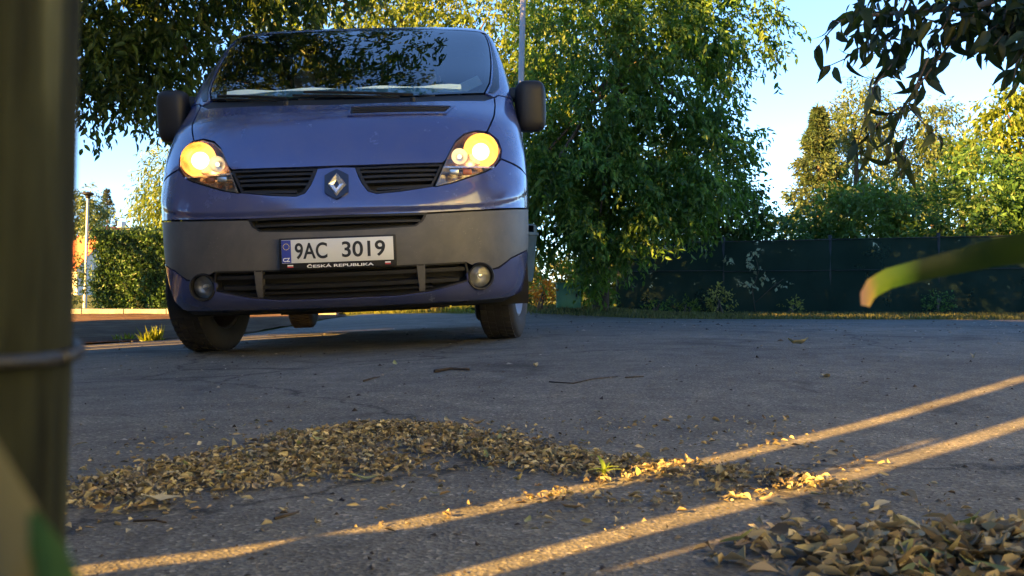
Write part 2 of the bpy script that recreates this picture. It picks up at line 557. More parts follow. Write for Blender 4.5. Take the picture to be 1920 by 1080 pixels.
# body shell: at each height a rounded plan curve (half width W, nose depth YC, corner depth D)
ZT = [.17, .22, .30, .42, .60, .68, .76, .84, .92, 1.00, 1.08, 1.16, 1.24, 1.32, 1.40, 1.60, 1.80, 1.93, 1.97, 2.0, 2.04]
YC = [.16, .07, .02, .0, .0, .01, .025, .05, .085, .135, .20, .29, .430, .572, .699, 1.027, 1.363, 1.590, 1.668, 1.745, 1.87]
WT = [.84, .885, .915, .935, .947, .95, .953, .954, .953, .951, .946, .94, .932, .927, .921, .904, .872, .835, .808, .775, .70]
DT = [.42, .48, .52, .54, .55, .55, .55, .55, .55, .55, .55, .54, .51, .46, .40, .32, .24, .17, .145, .13, .12]
PW = 2.4
def _m2(ys):
    """second derivatives of the natural cubic spline through (ZT, ys)"""
    n = len(ZT); A = np.zeros((n, n)); B = np.zeros(n); A[0, 0] = A[-1, -1] = 1
    for k in range(1, n - 1):
        h0 = ZT[k] - ZT[k - 1]; h1 = ZT[k + 1] - ZT[k]
        A[k, k - 1:k + 2] = h0, 2 * (h0 + h1), h1
        B[k] = 6 * ((ys[k + 1] - ys[k]) / h1 - (ys[k] - ys[k - 1]) / h0)
    return np.linalg.solve(A, B).tolist()
_M2 = {id(t): _m2(t) for t in (YC, WT, DT)}
def pch(t, x):
    xs = ZT; x = min(max(x, xs[0]), xs[-1]); i = 0
    while i < len(xs) - 2 and x > xs[i + 1]: i += 1
    h = xs[i + 1] - xs[i]; a = (xs[i + 1] - x) / h; b = 1 - a; m = _M2[id(t)]
    return a * t[i] + b * t[i + 1] + ((a ** 3 - a) * m[i] + (b ** 3 - b) * m[i + 1]) * h * h / 6

def crease(t, z):
    """the lip that sweeps up from the bumper joint to the wheel arch"""
    zc = .665 + .16 * min(abs(t), 1.2) ** 3
    return .011 * sstep(zc - .03, zc + .004, z) * (1 - sstep(zc + .004, zc + .12, z)) * (1 - sstep(.85, 1.0, abs(t)))

def ST(t, z):
    W = pch(WT, z); yc = pch(YC, z); D = pch(DT, z); s = 1 if t >= 0 else -1; a = abs(t)
    if a <= 1:
        th = a * math.pi / 2
        c = crease(t, z)
        return Vector((s * W * math.sin(th) ** (2 / PW), yc + D * (1 - max(math.cos(th), 0) ** (2 / PW)) - c, z))
    return Vector((s * W, yc + D + (a - 1), z))

def SN(t, z):
    e = .004
    du = ST(t + e, z) - ST(t - e, z); dv = ST(t, min(z + e, 2.04)) - ST(t, max(z - e, .17))
    n = du.cross(dv)
    if n.length < 1e-12: return Vector((0, -1, 0))
    return n.normalized()

def fx(x, z):
    """front point (x, z) -> (t, z)"""
    W = pch(WT, z); r = min(abs(x) / W, 1.)
    return (math.copysign(math.asin(min(1, r ** (PW / 2))) / (math.pi / 2), x), z)

def sy(y, z, s=1):
    """side point (y, z) -> (t, z)"""
    yc = pch(YC, z); D = pch(DT, z)
    if y >= yc + D: return (s * (1 + y - yc - D), z)
    q = max(0, 1 - (y - yc) / D)
    th = math.acos(min(1, q ** (PW / 2)))
    return (s * th / (math.pi / 2), z)

def mir(half):
    """closed symmetric loop from its right half (first and last point on the centre line)"""
    return half + [(-t, z) for t, z in reversed(half) if abs(t) > 1e-9]

def panel(name, loops, mat, parent, off=0., skirt=.02, step=.035, zstep=.03):
    ts = [p[0] for l in loops for p in l]; zs = [p[1] for l in loops for p in l]
    grid = []
    t = math.floor(min(ts) / step) * step
    while t < max(ts):
        z = min(zs)
        while z < max(zs):
            grid.append((t, z)); z += zstep
        t += step if abs(t) < 1.05 else step * 2.5
    V, F, segs = cdt_fill(loops, grid, step, .012)
    P = [ST(a, b) + SN(a, b) * off for a, b in V]
    fs = []
    for f in F:
        a, b, c = (P[i] for i in f[:3])
        n = (b - a).cross(c - a); m = SN(*[sum(V[i][k] for i in f) / 3 for k in (0, 1)])
        fs.append(f if n.dot(m) > 0 else tuple(reversed(f)))
    mb = MB(); mb.add(P, fs)
    if skirt:
        for lp in segs:
            n0 = len(mb.v); k = len(lp)
            for a, b in lp:
                p = ST(a, b); n = SN(a, b)
                mb.v.append(tuple(p + n * off)); mb.v.append(tuple(p + n * (off - skirt)))
            for i in range(k):
                j = (i + 1) % k
                mb.f.append((n0 + 2 * i, n0 + 2 * j, n0 + 2 * j + 1, n0 + 2 * i + 1))
    me = bpy.data.meshes.new(name); me.from_pydata(mb.v, [], mb.f); smooth(me)
    nv = [tuple(SN(a, b)) for a, b in V]
    me.normals_split_custom_set_from_vertices(nv + [(0, 0, 0)] * (len(mb.v) - len(nv)))
    return link(name, me, mat, parent)

def bar(name, pts, half, mat, parent, off=0., thick=.02):
    """a bar that follows the body surface through (t, z) points"""
    mb = MB(); n = len(pts); V = []
    for t, z in pts:
        nn = SN(t, z); p = ST(t, z) + nn * off
        u = Vector((0, 0, 1)) - nn * nn.z; u.normalize()
        V += [p + u * half - nn * thick, p + u * half * .75, p - u * half * .75, p - u * half - nn * thick]
    F = []
    for i in range(n - 1):
        for k in range(4):
            k2 = (k + 1) % 4
            F.append((i * 4 + k, i * 4 + k2, (i + 1) * 4 + k2, (i + 1) * 4 + k))
    F += [(3, 2, 1, 0), tuple((n - 1) * 4 + k for k in range(4))]
    mb.add(V, F)
    return mb.build(name, mat, parent, auto=30)

def lerp(a, b, t): return a + (b - a) * t

# outlines in metres on the nose (x across, z up), right half
HB = [(0, .874), (.175, .874), (.327, .876), (.505, .880)]                       # bonnet edge
HL = [(.469, .765), (.494, .824), (.520, .887), (.545, .943), (.574, .997), (.617, 1.036), (.680, 1.058), (.748, 1.050),
      (.788, 1.012), (.802, .962), (.794, .912), (.766, .872), (.718, .844), (.632, .812), (.546, .782)]
GR = [(.096, .862), (.112, .820), (.128, .785), (.154, .749), (.189, .737), (.301, .745), (.452, .767), (.482, .826), (.503, .872)]
COWL = [(0, 1.241), (.38, 1.254), (.74, 1.283), (.800, 1.318)]
GLB = [(0, 1.296), (.40, 1.306), (.745, 1.345)]
GLS = [(.782, 1.43), (.800, 1.54), (.815, 1.78), (.797, 1.915), (.77, 1.942)]
GLT = [(.45, 1.952), (0, 1.955)]
F_ = lambda L: [fx(x, z) for x, z in L]
def shift(L, d):
    """shrink an outline towards its middle by about d metres"""
    n = len(L); out = []
    A = sum(L[i][0] * L[(i + 1) % n][1] - L[(i + 1) % n][0] * L[i][1] for i in range(n))
    sg = 1 if A > 0 else -1
    for i in range(n):
        a = Vector(L[i - 1]); b = Vector(L[i]); c = Vector(L[(i + 1) % n])
        e1 = (b - a).normalized(); e2 = (c - b).normalized()
        n1 = Vector((-e1.y, e1.x)) * sg; n2 = Vector((-e2.y, e2.x)) * sg
        m = (n1 + n2); m = m / max(m.dot(n1), .5)
        out.append(tuple(b + m * d))
    return out

# bonnet
bonnet_half = HB + [(.524, .897), (.549, .948), (.578, 1.002), (.620, 1.042), (.682, 1.064), (.735, 1.060), (.782, 1.17), (.797, 1.25)]
bl = mir(F_(bonnet_half) + F_(list(reversed(COWL))))
bonnet = panel('bonnet', [shift(bl, .0025)], PAINT, van)
vl = [(.052, 1.158), (.525, 1.168), (.560, 1.216), (.050, 1.212)]
vb = panel('bonnet_vent', [F_(vl)], BLKPL, van, off=.003, skirt=.01)
vfr = panel('vent_frame', [F_(shift(vl, -.012)), F_(vl)], PAINT, vb, off=.007, skirt=.006)
for k in range(3):
    z0, z1 = [(1.170, 1.178), (1.183, 1.190), (1.196, 1.203)][k]
    bar('vent_slat', [fx(lerp(.062, .535 + .012 * k, q / 10), lerp(z0, z1, q / 10)) for q in range(11)], .004, BLKPL, vb, .008, .006)
# cowl under the windscreen
panel('cowl', [shift(mir(F_(COWL) + F_(list(reversed(GLB)))), .002)], BLKPL, van, off=-.008)
# nose band in body colour
band_half = [fx(0, .634), fx(.22, .632), fx(.416, .633), fx(.594, .641), fx(.679, .645), fx(.80, .655), fx(.90, .664), sy(.45, .672), sy(.612, .68),
             sy(.625, .80), sy(.45, .845)] + F_([(.90, .872), (.80, .908), (.766, .866), (.718, .838), (.632, .806), (.546, .776), (.469, .759),
             (.452, .761), (.301, .739), (.189, .731), (.150, .744), (.123, .782), (.107, .818), (.091, .864), (0, .868)])
panel('bumper_band', [shift(mir(band_half), .002)], PAINT, van, step=.025, zstep=.010)
# nose badge
def badge():
    hexa = [(.003, .853), (.058, .823), (.058, .741), (.003, .707), (-.054, .741), (-.054, .823)]
    b = panel('badge', [F_(hexa)], M_plain('badge_blue_black', (.012, .014, .035), .2, var=.1), van, off=.012, skirt=.02)
    c = Vector((.002, .78))
    yb = ST(*fx(0, .78)).y - .016
    tilt = Matrix.Rotation(R(-14), 3, 'X')
    mb = MB()
    def ring(w0, h0, y0, w1, h1, y1, cut=0):
        A = [(0, h0), (w0, 0), (0, -h0), (-w0, 0)]; B = [(0, h1), (w1, 0), (0, -h1), (-w1, 0)]
        V = [Vector((a, y0, b_)) for a, b_ in A] + [Vector((a, y1, b_)) for a, b_ in B]
        V = [tilt @ p + Vector((c.x, yb, c.y)) for p in V]
        mb.add(V, [(i, (i + 1) % 4, 4 + (i + 1) % 4, 4 + i) for i in range(4)])
    ring(.045, .062, .004, .034, .046, -.014)
    ring(.034, .046, -.014, .014, .022, -.002)
    ring(.014, .022, -.002, .012, .02, .008)
    mb.build('emblem', CHROME, b)
badge()
# grilles
for s in (1, -1):
    lp = [(s * t, z) for t, z in F_(GR)]
    if s < 0: lp.reverse()
    g = panel('grille', [lp], DARK, van, off=-.05, skirt=0)
    panel('grille_rim', [shift(lp, -.003), shift(lp, .006)], BLKPL, g, off=-.004, skirt=.05)
    for k in range(4):
        u = (k + .62) / 4.4
        z = lerp(.752, .868, u)
        xa = lerp(.150, .100, u) + .004; xb = lerp(.450, .500, u) - .008
        if k == 0: xa, z = .19, .760
        bar('slat', [fx(s * lerp(xa, xb, q / 8), z + .012 * (q / 8) * (1 - u)) for q in range(9)], .0085, BLKPL, g, -.014, .03)
# headlights
def headlight(s):
    lp = [(s * t, z) for t, z in F_(HL)]
    if s < 0: lp.reverse()
    h = panel('headlight', [lp], M_plain('lamp_housing', (.34, .29, .23), .25, metal=.9, var=.3, scale=60) if s > 0 else bpy.data.materials['lamp_housing'], van, off=-.075, skirt=0)
    panel('lamp_wall', [shift(lp, .001), shift(lp, .004)], bpy.data.materials['lamp_housing'], h, off=-.008, skirt=.066)
    c = Vector((s * .700, ST(*fx(.70, .955)).y + .035, .955))
    Mx = Matrix.Translation(c) @ Matrix.Rotation(R(90), 4, 'X')     # local z -> -y, towards the road ahead
    mb = MB(); mb.lathe([(.088, .004), (.082, -.004), (.066, -.022), (.040, -.036)], 28, Mx)
    mb.build('reflector', BOWL, h, sm=True)
    mb = MB(); mb.lathe([(.044, -.036), (.042, -.022), (.036, -.012), (.026, -.005), (.011, -.001), (.0005, .0)], 28, Mx)
    mb.build('lit_projector', BEAM, h, sm=True)
    ldt = bpy.data.lights.new('headlight_bulb', 'POINT'); ldt.energy = .05; ldt.color = (1, .52, .16); ldt.shadow_soft_size = .02
    lo_ = bpy.data.objects.new('headlight_bulb', ldt); COL.objects.link(lo_); lo_.parent = van; lo_.location = c + Vector((0, -.034, 0))
    # side lamp and indicator bowls in the inner corner, divider strip
    c2 = Vector((s * .590, ST(*fx(.59, .92)).y + .030, .918))
    M2 = Matrix.Translation(c2) @ Matrix.Rotation(R(90), 4, 'X')
    MB().lathe([(.040, .014), (.036, .008), (.018, -.014), (.004, -.02)], 20, M2).build('side_lamp_bowl', REFL, h, sm=True)
    MB().superell(c2 + Vector((0, -.004, 0)), (.011, .012, .011), 1, 1, 12, 8).build('side_lamp_bulb', BEAM2, h, sm=True)
    bar('lamp_divider', [fx(s * lerp(.512, .775, q / 8), lerp(.868, .872, q / 8)) for q in range(9)], .006, CHROME, h, -.018, .04)
    for xx, ww in ((.56, .03), (.625, .028)):
        p = ST(*fx(xx, .838))
        MB().bevbox((s * xx, p.y + .035, .838), (ww * 1.6, .02, .028), .006).build('indicator_cell', AMBER if xx > .6 else REFL, h, auto=40)
    panel('lens', [shift(lp, .003)], LENS, h, off=0, skirt=.006)
headlight(1); headlight(-1)

# grey bumper, upper slot, plate, lower intake, fog lamps, valance
FOG = (.669, .321); FR_ = .066
def arc(a0, a1, n=10, r=FR_): return [(FOG[0] + r * math.cos(R(lerp(a0, a1, k / n))), FOG[1] + r * math.sin(R(lerp(a0, a1, k / n)))) for k in range(n + 1)]
AY, AZ, AR = .833, .31, .395        # front wheel arch
def arch(y0, a0, a1, n, s=1): return [sy(y0 + AR * math.cos(R(lerp(a0, a1, k / n))), AZ + AR * math.sin(R(lerp(a0, a1, k / n))), s) for k in range(n + 1)]
LOWT = [(0, .383), (.34, .386), (.600, .392)]
LOWB = [(0, .239), (.279, .240), (.422, .255), (.529, .280), (.607, .300)]
grey_half = F_(LOWT) + F_(arc(125, 30)) + F_([(.759, .362), (.83, .409), (.885, .434)]) + [sy(.40, .452)] + arch(AY, 161, 122, 6) \
    + [sy(.612, .672), sy(.45, .666)] + F_([(.90, .658), (.80, .649), (.679, .640), (.594, .636), (.422, .628), (.404, .596), (.368, .571), (.18, .563), (0, .560)])
panel('bumper', [shift(mir(grey_half), .0015)], GREYPL, van, off=-.002)
slot = mir(F_([(0, .560), (.18, .563), (.368, .571), (.404, .596), (.420, .631), (.22, .631), (0, .632)]))
so = panel('upper_intake', [slot], DARK, van, off=-.06, skirt=0)
panel('intake_rim', [shift(slot, -.003), shift(slot, .006)], BLKPL, so, off=-.006, skirt=.05)
bar('intake_bar', [fx(lerp(-.395, .395, q / 20), .600) for q in range(21)], .007, BLKPL, so, -.02, .03)
low = mir(F_(LOWB) + F_([(.611, .345), (.600, .391)]) + F_(list(reversed(LOWT[:-1]))))
lo = panel('lower_intake', [low], DARK, van, off=-.055, skirt=0)
panel('intake_rim', [shift(low, -.003), shift(low, .006)], BLKPL, lo, off=-.006, skirt=.05)
for z, h in ((.352, .012), (.300, .012), (.268, .006)):
    xm = .60 if z > .32 else (.57 if z > .28 else .44)
    bar('intake_bar', [fx(lerp(-xm, xm, q / 24), z + .006 * abs(q / 12 - 1) ** 2) for q in range(25)], h, BLKPL, lo, -.016, .035)
for s in (1, -1):
    mb = MB()
    pts = [(.365, .386), (.405, .386), (.398, .252), (.372, .247)]
    panel('intake_post', [[(s * t, z) for t, z in F_(pts)][::s]], GREYPL, lo, off=-.006, skirt=.04)
val_half = [fx(0, .196), fx(.4, .198), fx(.70, .203), fx(.80, .208)] + [sy(.40, .225), arch(AY, 190, 190, 1)[0]] + arch(AY, 186, 163, 5) + [sy(.40, .448)] \
    + F_([(.885, .430), (.83, .405), (.762, .356)]) + F_(arc(28, -200, 16)) + F_(list(reversed(LOWB)))
panel('valance', [shift(mir(val_half), .0015)], PAINT, van, off=0)
panel('chin', [mir([fx(0, .172), fx(.4, .172), fx(.78, .176), sy(.38, .18), sy(.40, .222), fx(.79, .206), fx(.4, .196), fx(0, .194)])], BLKPL, van, off=-.012)
for s in (1, -1):
    p = ST(*fx(s * FOG[0], FOG[1])); n = SN(*fx(s * FOG[0], FOG[1]))
    n = (n + Vector((0, -1.2, 0))).normalized()
    Mx = Matrix.Translation(p + Vector((0, .004, 0))) @ n.to_track_quat('Z', 'Y').to_matrix().to_4x4()
    fo = MB().lathe([(.068, -.05), (.068, .010), (.064, .016), (.057, .014), (.054, -.012), (.054, -.045)], 32, Mx).build('fog_lamp', BLKPL, van, auto=40)
    MB().lathe([(.053, -.012), (.040, -.030), (.018, -.042), (.0005, -.044)], 28, Mx).build('reflector', FOGR, fo, sm=True)
    MB().lathe([(.014, -.040), (.014, -.016), (.010, -.010), (.0005, -.009)], 16, Mx).build('bulb_cap', CHROME, fo, auto=40)
    MB().lathe([(.0545, .000), (.045, .006), (.025, .010), (.0005, .011)], 28, Mx).build('lens', LENS, fo, sm=True)

# number plate
def text_mesh(txt, x0, x1, z0, z1, y, bold=.0, name='lettering'):
    cu = bpy.data.curves.new('t', 'FONT'); cu.body = txt; cu.offset = bold; cu.extrude = .002
    ob = bpy.data.objects.new('t', cu); COL.objects.link(ob)
    dg = bpy.context.evaluated_depsgraph_get()
    me = bpy.data.meshes.new_from_object(ob.evaluated_get(dg))
    bpy.data.objects.remove(ob)
    co = np.empty(len(me.vertices) * 3); me.vertices.foreach_get('co', co); co = co.reshape(-1, 3)
    mn, mx = co.min(0), co.max(0)
    out = np.empty_like(co)
    out[:, 0] = x0 + (co[:, 0] - mn[0]) / (mx[0] - mn[0]) * (x1 - x0)
    out[:, 2] = z0 + (co[:, 1] - mn[1]) / (mx[1] - mn[1]) * (z1 - z0)
    out[:, 1] = y - (co[:, 2] - mn[2]) / max(mx[2] - mn[2], 1e-6) * .0012
    me.vertices.foreach_set('co', out.ravel()); me.materials.clear(); me.name = name
    me.update()
    return me

def plate():
    yp = -.022
    h = MB().bevbox((0, -.010, .459), (.545, .018, .148), .004).build('plate_holder', BLKPL, van, auto=40)
    p = MB().bevbox((0, -.0205, .469), (.520, .003, .110), .0012).build('number_plate', PLATEW, h, auto=40)
    MB().box((-.2375, yp - .0006, .469), (.043, .0012, .106)).build('country_band', EUBLUE, h)
    link('lettering', text_mesh('9AC', -.198, -.048, .431, .508, yp, .018), PRINTB, h)
    link('lettering', text_mesh('3019', .020, .222, .433, .508, yp, .018), PRINTB, h)
    link('lettering', text_mesh('CZ', -.254, -.222, .422, .440, yp - .0012, .02), PRINTW, h)
    mb = MB()
    for k in range(12):
        a = k * math.pi / 6
        mb.box((-.2375 + .014 * math.cos(a), yp - .0018, .492 + .014 * math.sin(a)), (.0035, .001, .0035), Matrix.Rotation(.78, 3, 'Y'))
    mb.build('star_ring', GOLD, h)
    link('lettering', text_mesh('ČESKÁ REPUBLIKA', -.145, .165, .3905, .408, -.0192, .02), PRINTW, h)
    for x in (-.222, .232):
        MB().box((x, -.0195, .4035), (.026, .001, .006)).build('printed_flag', PRINTW, h)
        MB().box((x, -.0195, .3965), (.026, .001, .006)).build('printed_flag', PRINTR, h)
plate()

# wings, pillars, doors, sides
for s in (1, -1):
    sg = lambda L: [(s * t, z) for t, z in L] if s > 0 else [(-t, z) for t, z in L][::-1]
    wing = F_([(.800, .914), (.808, .962), (.794, 1.017), (.752, 1.056), (.740, 1.061), (.787, 1.17), (.802, 1.25), (.806, 1.316), (.826, 1.338)]) \
        + [sy(1.22, 1.345), sy(1.26, 1.20), sy(1.26, .33)] + arch(AY, 4, 121, 14) + [sy(.615, .688), sy(.63, .803), sy(.45, .85)] + F_([(.905, .878)])
    panel('wing', [sg(shift(wing, .002))], PAINT, van)
    pil = F_([(.752, 1.348), (.800, 1.320), (.826, 1.343)]) + [sy(1.225, 1.352), sy(1.36, 1.46), sy(1.62, 1.72), sy(1.86, 1.90), sy(1.86, 1.935)] \
        + F_([(.815, 1.935), (.803, 1.918), (.821, 1.78), (.806, 1.54), (.788, 1.43)])
    panel('pillar', [sg(shift(pil, .002))], PAINT, van)
    pt = F_([(.803, 1.350), (.838, 1.40), (.850, 1.54), (.846, 1.74), (.815, 1.91), (.812, 1.918), (.830, 1.78), (.818, 1.54), (.800, 1.43), (.770, 1.35)])
    panel('pillar_trim', [sg(pt)], BLKGLOSS, van, off=.003, skirt=.004)
    door = [sy(1.268, .30), sy(2.33, .30), sy(2.33, 1.935), sy(1.87, 1.935), sy(1.87, 1.90), sy(1.63, 1.715), sy(1.37, 1.455), sy(1.232, 1.346), sy(1.268, 1.20)]
    win = [sy(1.42, 1.40), sy(2.24, 1.40), sy(2.24, 1.87), sy(1.93, 1.87), sy(1.68, 1.69)]
    d = panel('door', [sg(shift(door, .003)), sg(win)], PAINT, van, step=.05, zstep=.06)
    panel('side_window', [sg(shift(win, -.004))], SIDEGL, d, off=-.008, skirt=0, step=.06, zstep=.06)
    p = ST(*sy(2.2, 1.12, s))
    MB().bevbox((p.x + s * .012, 2.17, 1.12), (.03, .17, .04), .01).build('door_handle', PAINT, d, auto=40)
    RA = 3.93
    def rarch(a0, a1, n): return [sy(RA + AR * math.cos(R(lerp(a0, a1, k / n))), AZ + AR * math.sin(R(lerp(a0, a1, k / n)))) for k in range(n + 1)]
    side = [sy(2.336, .30)] + rarch(181, -1, 20) + [sy(4.74, .30), sy(4.74, 1.935), sy(2.336, 1.935)]
    panel('side_panel', [sg(shift(side, .003))], PAINT, van, step=.06, zstep=.08)
    strip = [sy(1.30, .70), sy(2.31, .70), sy(2.31, .80), sy(1.30, .80)]
    panel('rubbing_strip', [sg(strip)], GREYPL, d, off=.012, skirt=.012, step=.08, zstep=.05)
    sill = [sy(1.24, .20), sy(3.53, .20), sy(3.53, .296), sy(1.24, .296)]
    panel('sill', [sg(sill)], BLKPL, van, off=-.01, skirt=.02, step=.1, zstep=.05)
# roof: header band and cap, rear end
hdr = [fx(0, 1.959), fx(.45, 1.956), fx(.77, 1.947), fx(.81, 1.938)] + [sy(1.86, 1.939), sy(4.74, 1.939), sy(4.74, 2.0)] + [sy(2.2, 2.0)] + [fx(.70, 2.0), fx(.4, 2.0), fx(0, 2.0)]
panel('roof_edge', [mir(hdr)], PAINT, van, skirt=0, step=.06, zstep=.015)
def roof():
    mb = MB(); n = 16; rows = []
    ys = [1.75, 1.78, 1.82, 1.9, 2.05, 2.3, 2.8, 3.6, 4.3, 4.70, 4.74]
    for y in ys:
        row = []
        for k in range(n + 1):
            u = -1 + 2 * k / n
            w = .775
            q = max(0, 1 - (y - 1.745) / .13)
            if q > 0: w = .775 * (1 - q ** PW) ** (1 / PW)
            e = min(1, (y - 1.75) / .5)
            row.append((u * w, y, 2.0 + .03 * (1 - u * u) * e))
        rows.append(row)
    V = [p for r_ in rows for p in r_]
    F = [(j * (n + 1) + i, j * (n + 1) + i + 1, (j + 1) * (n + 1) + i + 1, (j + 1) * (n + 1) + i) for j in range(len(ys) - 1) for i in range(n)]
    mb.add(V, F).build('roof', PAINT, van, sm=True)
    mb = MB()
    prof = [(.90, .30), (.935, .42), (.952, .80), (.946, 1.08), (.925, 1.36), (.90, 1.62), (.87, 1.80), (.835, 1.93), (.76, 2.0)]
    V = [(-w, 4.742, z) for w, z in prof] + [(w, 4.742, z) for w, z in reversed(prof)]
    mb.add(V, [tuple(range(len(V)))]).build('rear_door', PAINT, van)
roof()
# windscreen with its black border
scr = F_(GLB) + F_(GLS) + F_(GLT)
sl = shift(mir(scr), .002)
ws = panel('windscreen', [sl], SCREEN, van, off=0, skirt=.0)
inner = shift(mir(F_([(0, 1.318), (.40, 1.327), (.715, 1.362)]) + F_([(.752, 1.44), (.770, 1.54), (.785, 1.78), (.765, 1.905), (.74, 1.922)]) + F_([(.45, 1.930), (0, 1.933)])), 0)
panel('screen_border', [shift(sl, .002), inner], BLKPL, ws, off=-.004, skirt=0)
# wipers
for (xa, za, xb, zb) in ((-.30, 1.285, -.70, 1.352), (.36, 1.288, -.22, 1.330)):
    w = bar('wiper', [fx(lerp(xa, xb, q / 14), lerp(za, zb, q / 14)) for q in range(15)], .007, BLKPL, van, .022, .012)
    bar('wiper_blade', [fx(lerp(xa, xb, .12 + .98 * q / 14), lerp(za, zb, .12 + .98 * q / 14) - .014) for q in range(15)], .005, BLKPL, w, .012, .010)
    p = ST(*fx(xa, za - .012))
    MB().lathe([(.016, -.02), (.016, .004), (.010, .009), (.0005, .010)], 16, Matrix.Translation(p)).build('wiper_pivot', BLKPL, w, auto=40)
# door mirrors
for s in (1, -1):
    rot = Matrix.Rotation(s * R(6), 3, 'Z') @ Matrix.Rotation(R(4), 3, 'X')
    m = MB().superell((s * 1.025, 1.03, 1.315), (.088, .085, .148), .45, .6, 24, 16, rot).build('door_mirror', BLKPL, van, sm=True)
    MB().superell((s * .945, 1.07, 1.395), (.055, .040, .042), .6, .6, 14, 8).build('mirror_arm', BLKPL, m, sm=True)
    MB().superell((s * .945, 1.09, 1.230), (.050, .036, .030), .6, .6, 14, 8).build('mirror_arm', BLKPL, m, sm=True)
    MB().bevbox((s * 1.03, 1.118, 1.325), (.135, .006, .22), .002, rot).build('mirror_glass', CHROME, m)
    MB().superell((s * 1.06, .975, 1.20), (.03, .03, .012), .6, .7, 12, 6).build('indicator_lens', AMBER, m, sm=True) if False else None
# wheels
TYR = [(.215, -.085), (.235, -.098), (.262, -.102), (.300, -.100), (.324, -.090), (.334, -.070), (.335, -.045), (.3355, 0), (.335, .045), (.334, .070), (.324, .090), (.300, .100), (.262, .102), (.235, .098), (.215, .085)]
def wheel(x, y, yaw):
    s = 1 if x > 0 else -1
    c = Vector((x, y, .31))
    Mx = Matrix.Translation(c) @ Matrix.Rotation(yaw, 4, 'Z') @ Matrix.Rotation(s * R(90), 4, 'Y')    # local z -> outwards
    w = MB().lathe(TYR, 48, Mx).build('wheel', RUBBER, van, auto=50)
    MB().lathe([(.218, -.08), (.205, -.07), (.200, .02), (.208, .075), (.214, .084), (.206, .088), (.196, .070), (.185, .058), (.150, .064), (.110, .072), (.075, .066), (.060, .060), (.045, .070), (.0005, .072)], 40, Mx).build('rim', STEEL, w, auto=40)
    mb = MB()
    for k in range(10):
        a = 2 * math.pi * k / 10
        M3 = Mx @ Matrix.Rotation(a, 4, 'Z')
        V = [M3 @ Vector(p) for p in ((.128, -.014, .0695), (.172, -.02, .0625), (.176, 0, .062), (.172, .02, .0625), (.128, .014, .0695))]
        mb.add(V, [(0, 1, 2, 3, 4)])
    mb.build('rim_slot', DARK, w)
    mb = MB()
    for k in range(56):                      # tread blocks
        a = 2 * math.pi * k / 56
        M3 = Mx @ Matrix.Rotation(a, 4, 'Z')
        for zz, sh in ((-.062, .0), (-.022, .035), (.022, .0), (.062, .035)):
            M4 = M3 @ Matrix.Rotation(sh, 4, 'Z') @ Matrix.Translation((.3365, 0, zz))
            mb.add([M4 @ p for p in (Vector((q * .003, e * .014, g * .016)) for q in (-1, 1) for e in (-1, 1) for g in (-1, 1))],
                   [(0, 1, 3, 2), (4, 6, 7, 5), (0, 4, 5, 1), (2, 3, 7, 6), (0, 2, 6, 4), (1, 5, 7, 3)])
    tr = mb.build('tread', RUBBER, w); tag(tr, kind='stuff')
for s in (1, -1):
    wheel(s * .81, AY, R(-12.5)); wheel(s * .81, 3.93, 0)
    for y0 in (AY, 3.93):                   # wheel house liners
        mb = MB()
        Mx = Matrix.Translation((s * .72, y0, AZ)) @ Matrix.Rotation(R(90), 4, 'Y')
        V = []; n = 24
        for k in range(n + 1):
            a = R(lerp(-20, 200, k / n))
            for xx in (s * .52, s * .925):
                V.append((xx, y0 + (AR + .004) * math.cos(a), AZ + (AR + .004) * math.sin(a)))
        mb.add(V, [(2 * k, 2 * k + 1, 2 * k + 3, 2 * k + 2) for k in range(n)])
        V = [(s * .52, y0 + (AR + .004) * math.cos(R(lerp(-20, 200, k / n))), AZ + (AR + .004) * math.sin(R(lerp(-20, 200, k / n)))) for k in range(n + 1)]
        mb.add(V, [tuple(range(n + 1))])
        mb.build('wheel_liner', DARK, van)
# floor pan, firewall and bulkhead, dashboard
mb = MB()
mb.box((0, 2.45, .24), (1.02, 4.4, .13)); mb.box((0, 2.38, .25), (1.84, 2.2, .12)); mb.box((0, 4.54, .272), (1.8, .38, .07))
mb.box((0, .36, .245), (1.2, .30, .10)); mb.box((0, .95, .19), (.8, .6, .06)); mb.tube([(.2, 1.4, .18), (.2, 3.2, .18)], .04)
mb.build('floor_pan', DARK, van)
mb = MB()
mb.box((0, .72, .75), (1.5, .03, .95)); mb.box((0, 2.52, 1.14), (1.72, .03, 1.68))
mb.box((0, 1.6, .72), (1.7, 1.7, .04))
mb.build('bulkhead', CABIN, van)
mb = MB()
mb.superell((0, 1.12, 1.16), (.86, .34, .15), .35, .3, 40, 12)
mb.superell((.40, 1.22, 1.30), (.20, .12, .06), .5, .5, 20, 10)
mb.build('dashboard', CABIN, van, sm=True)
st = MB()
a0 = Matrix.Translation((.40, 1.52, 1.30)) @ Matrix.Rotation(R(28), 4, 'X')
st.tube([a0 @ Vector((.19 * math.cos(t), .19 * math.sin(t), 0)) for t in [2 * math.pi * k / 32 for k in range(33)]], .015, 8)
for k in (210, 330, 90):
    st.tube([a0 @ Vector((0, 0, -.02)), a0 @ Vector((.18 * math.cos(R(k)), .18 * math.sin(R(k)), 0))], .014, 6)
st.tube([a0 @ Vector((0, 0, 0)), (.40, 1.30, 1.16)], .03, 8)
st.build('steering_wheel', BLKPL, van, sm=True)
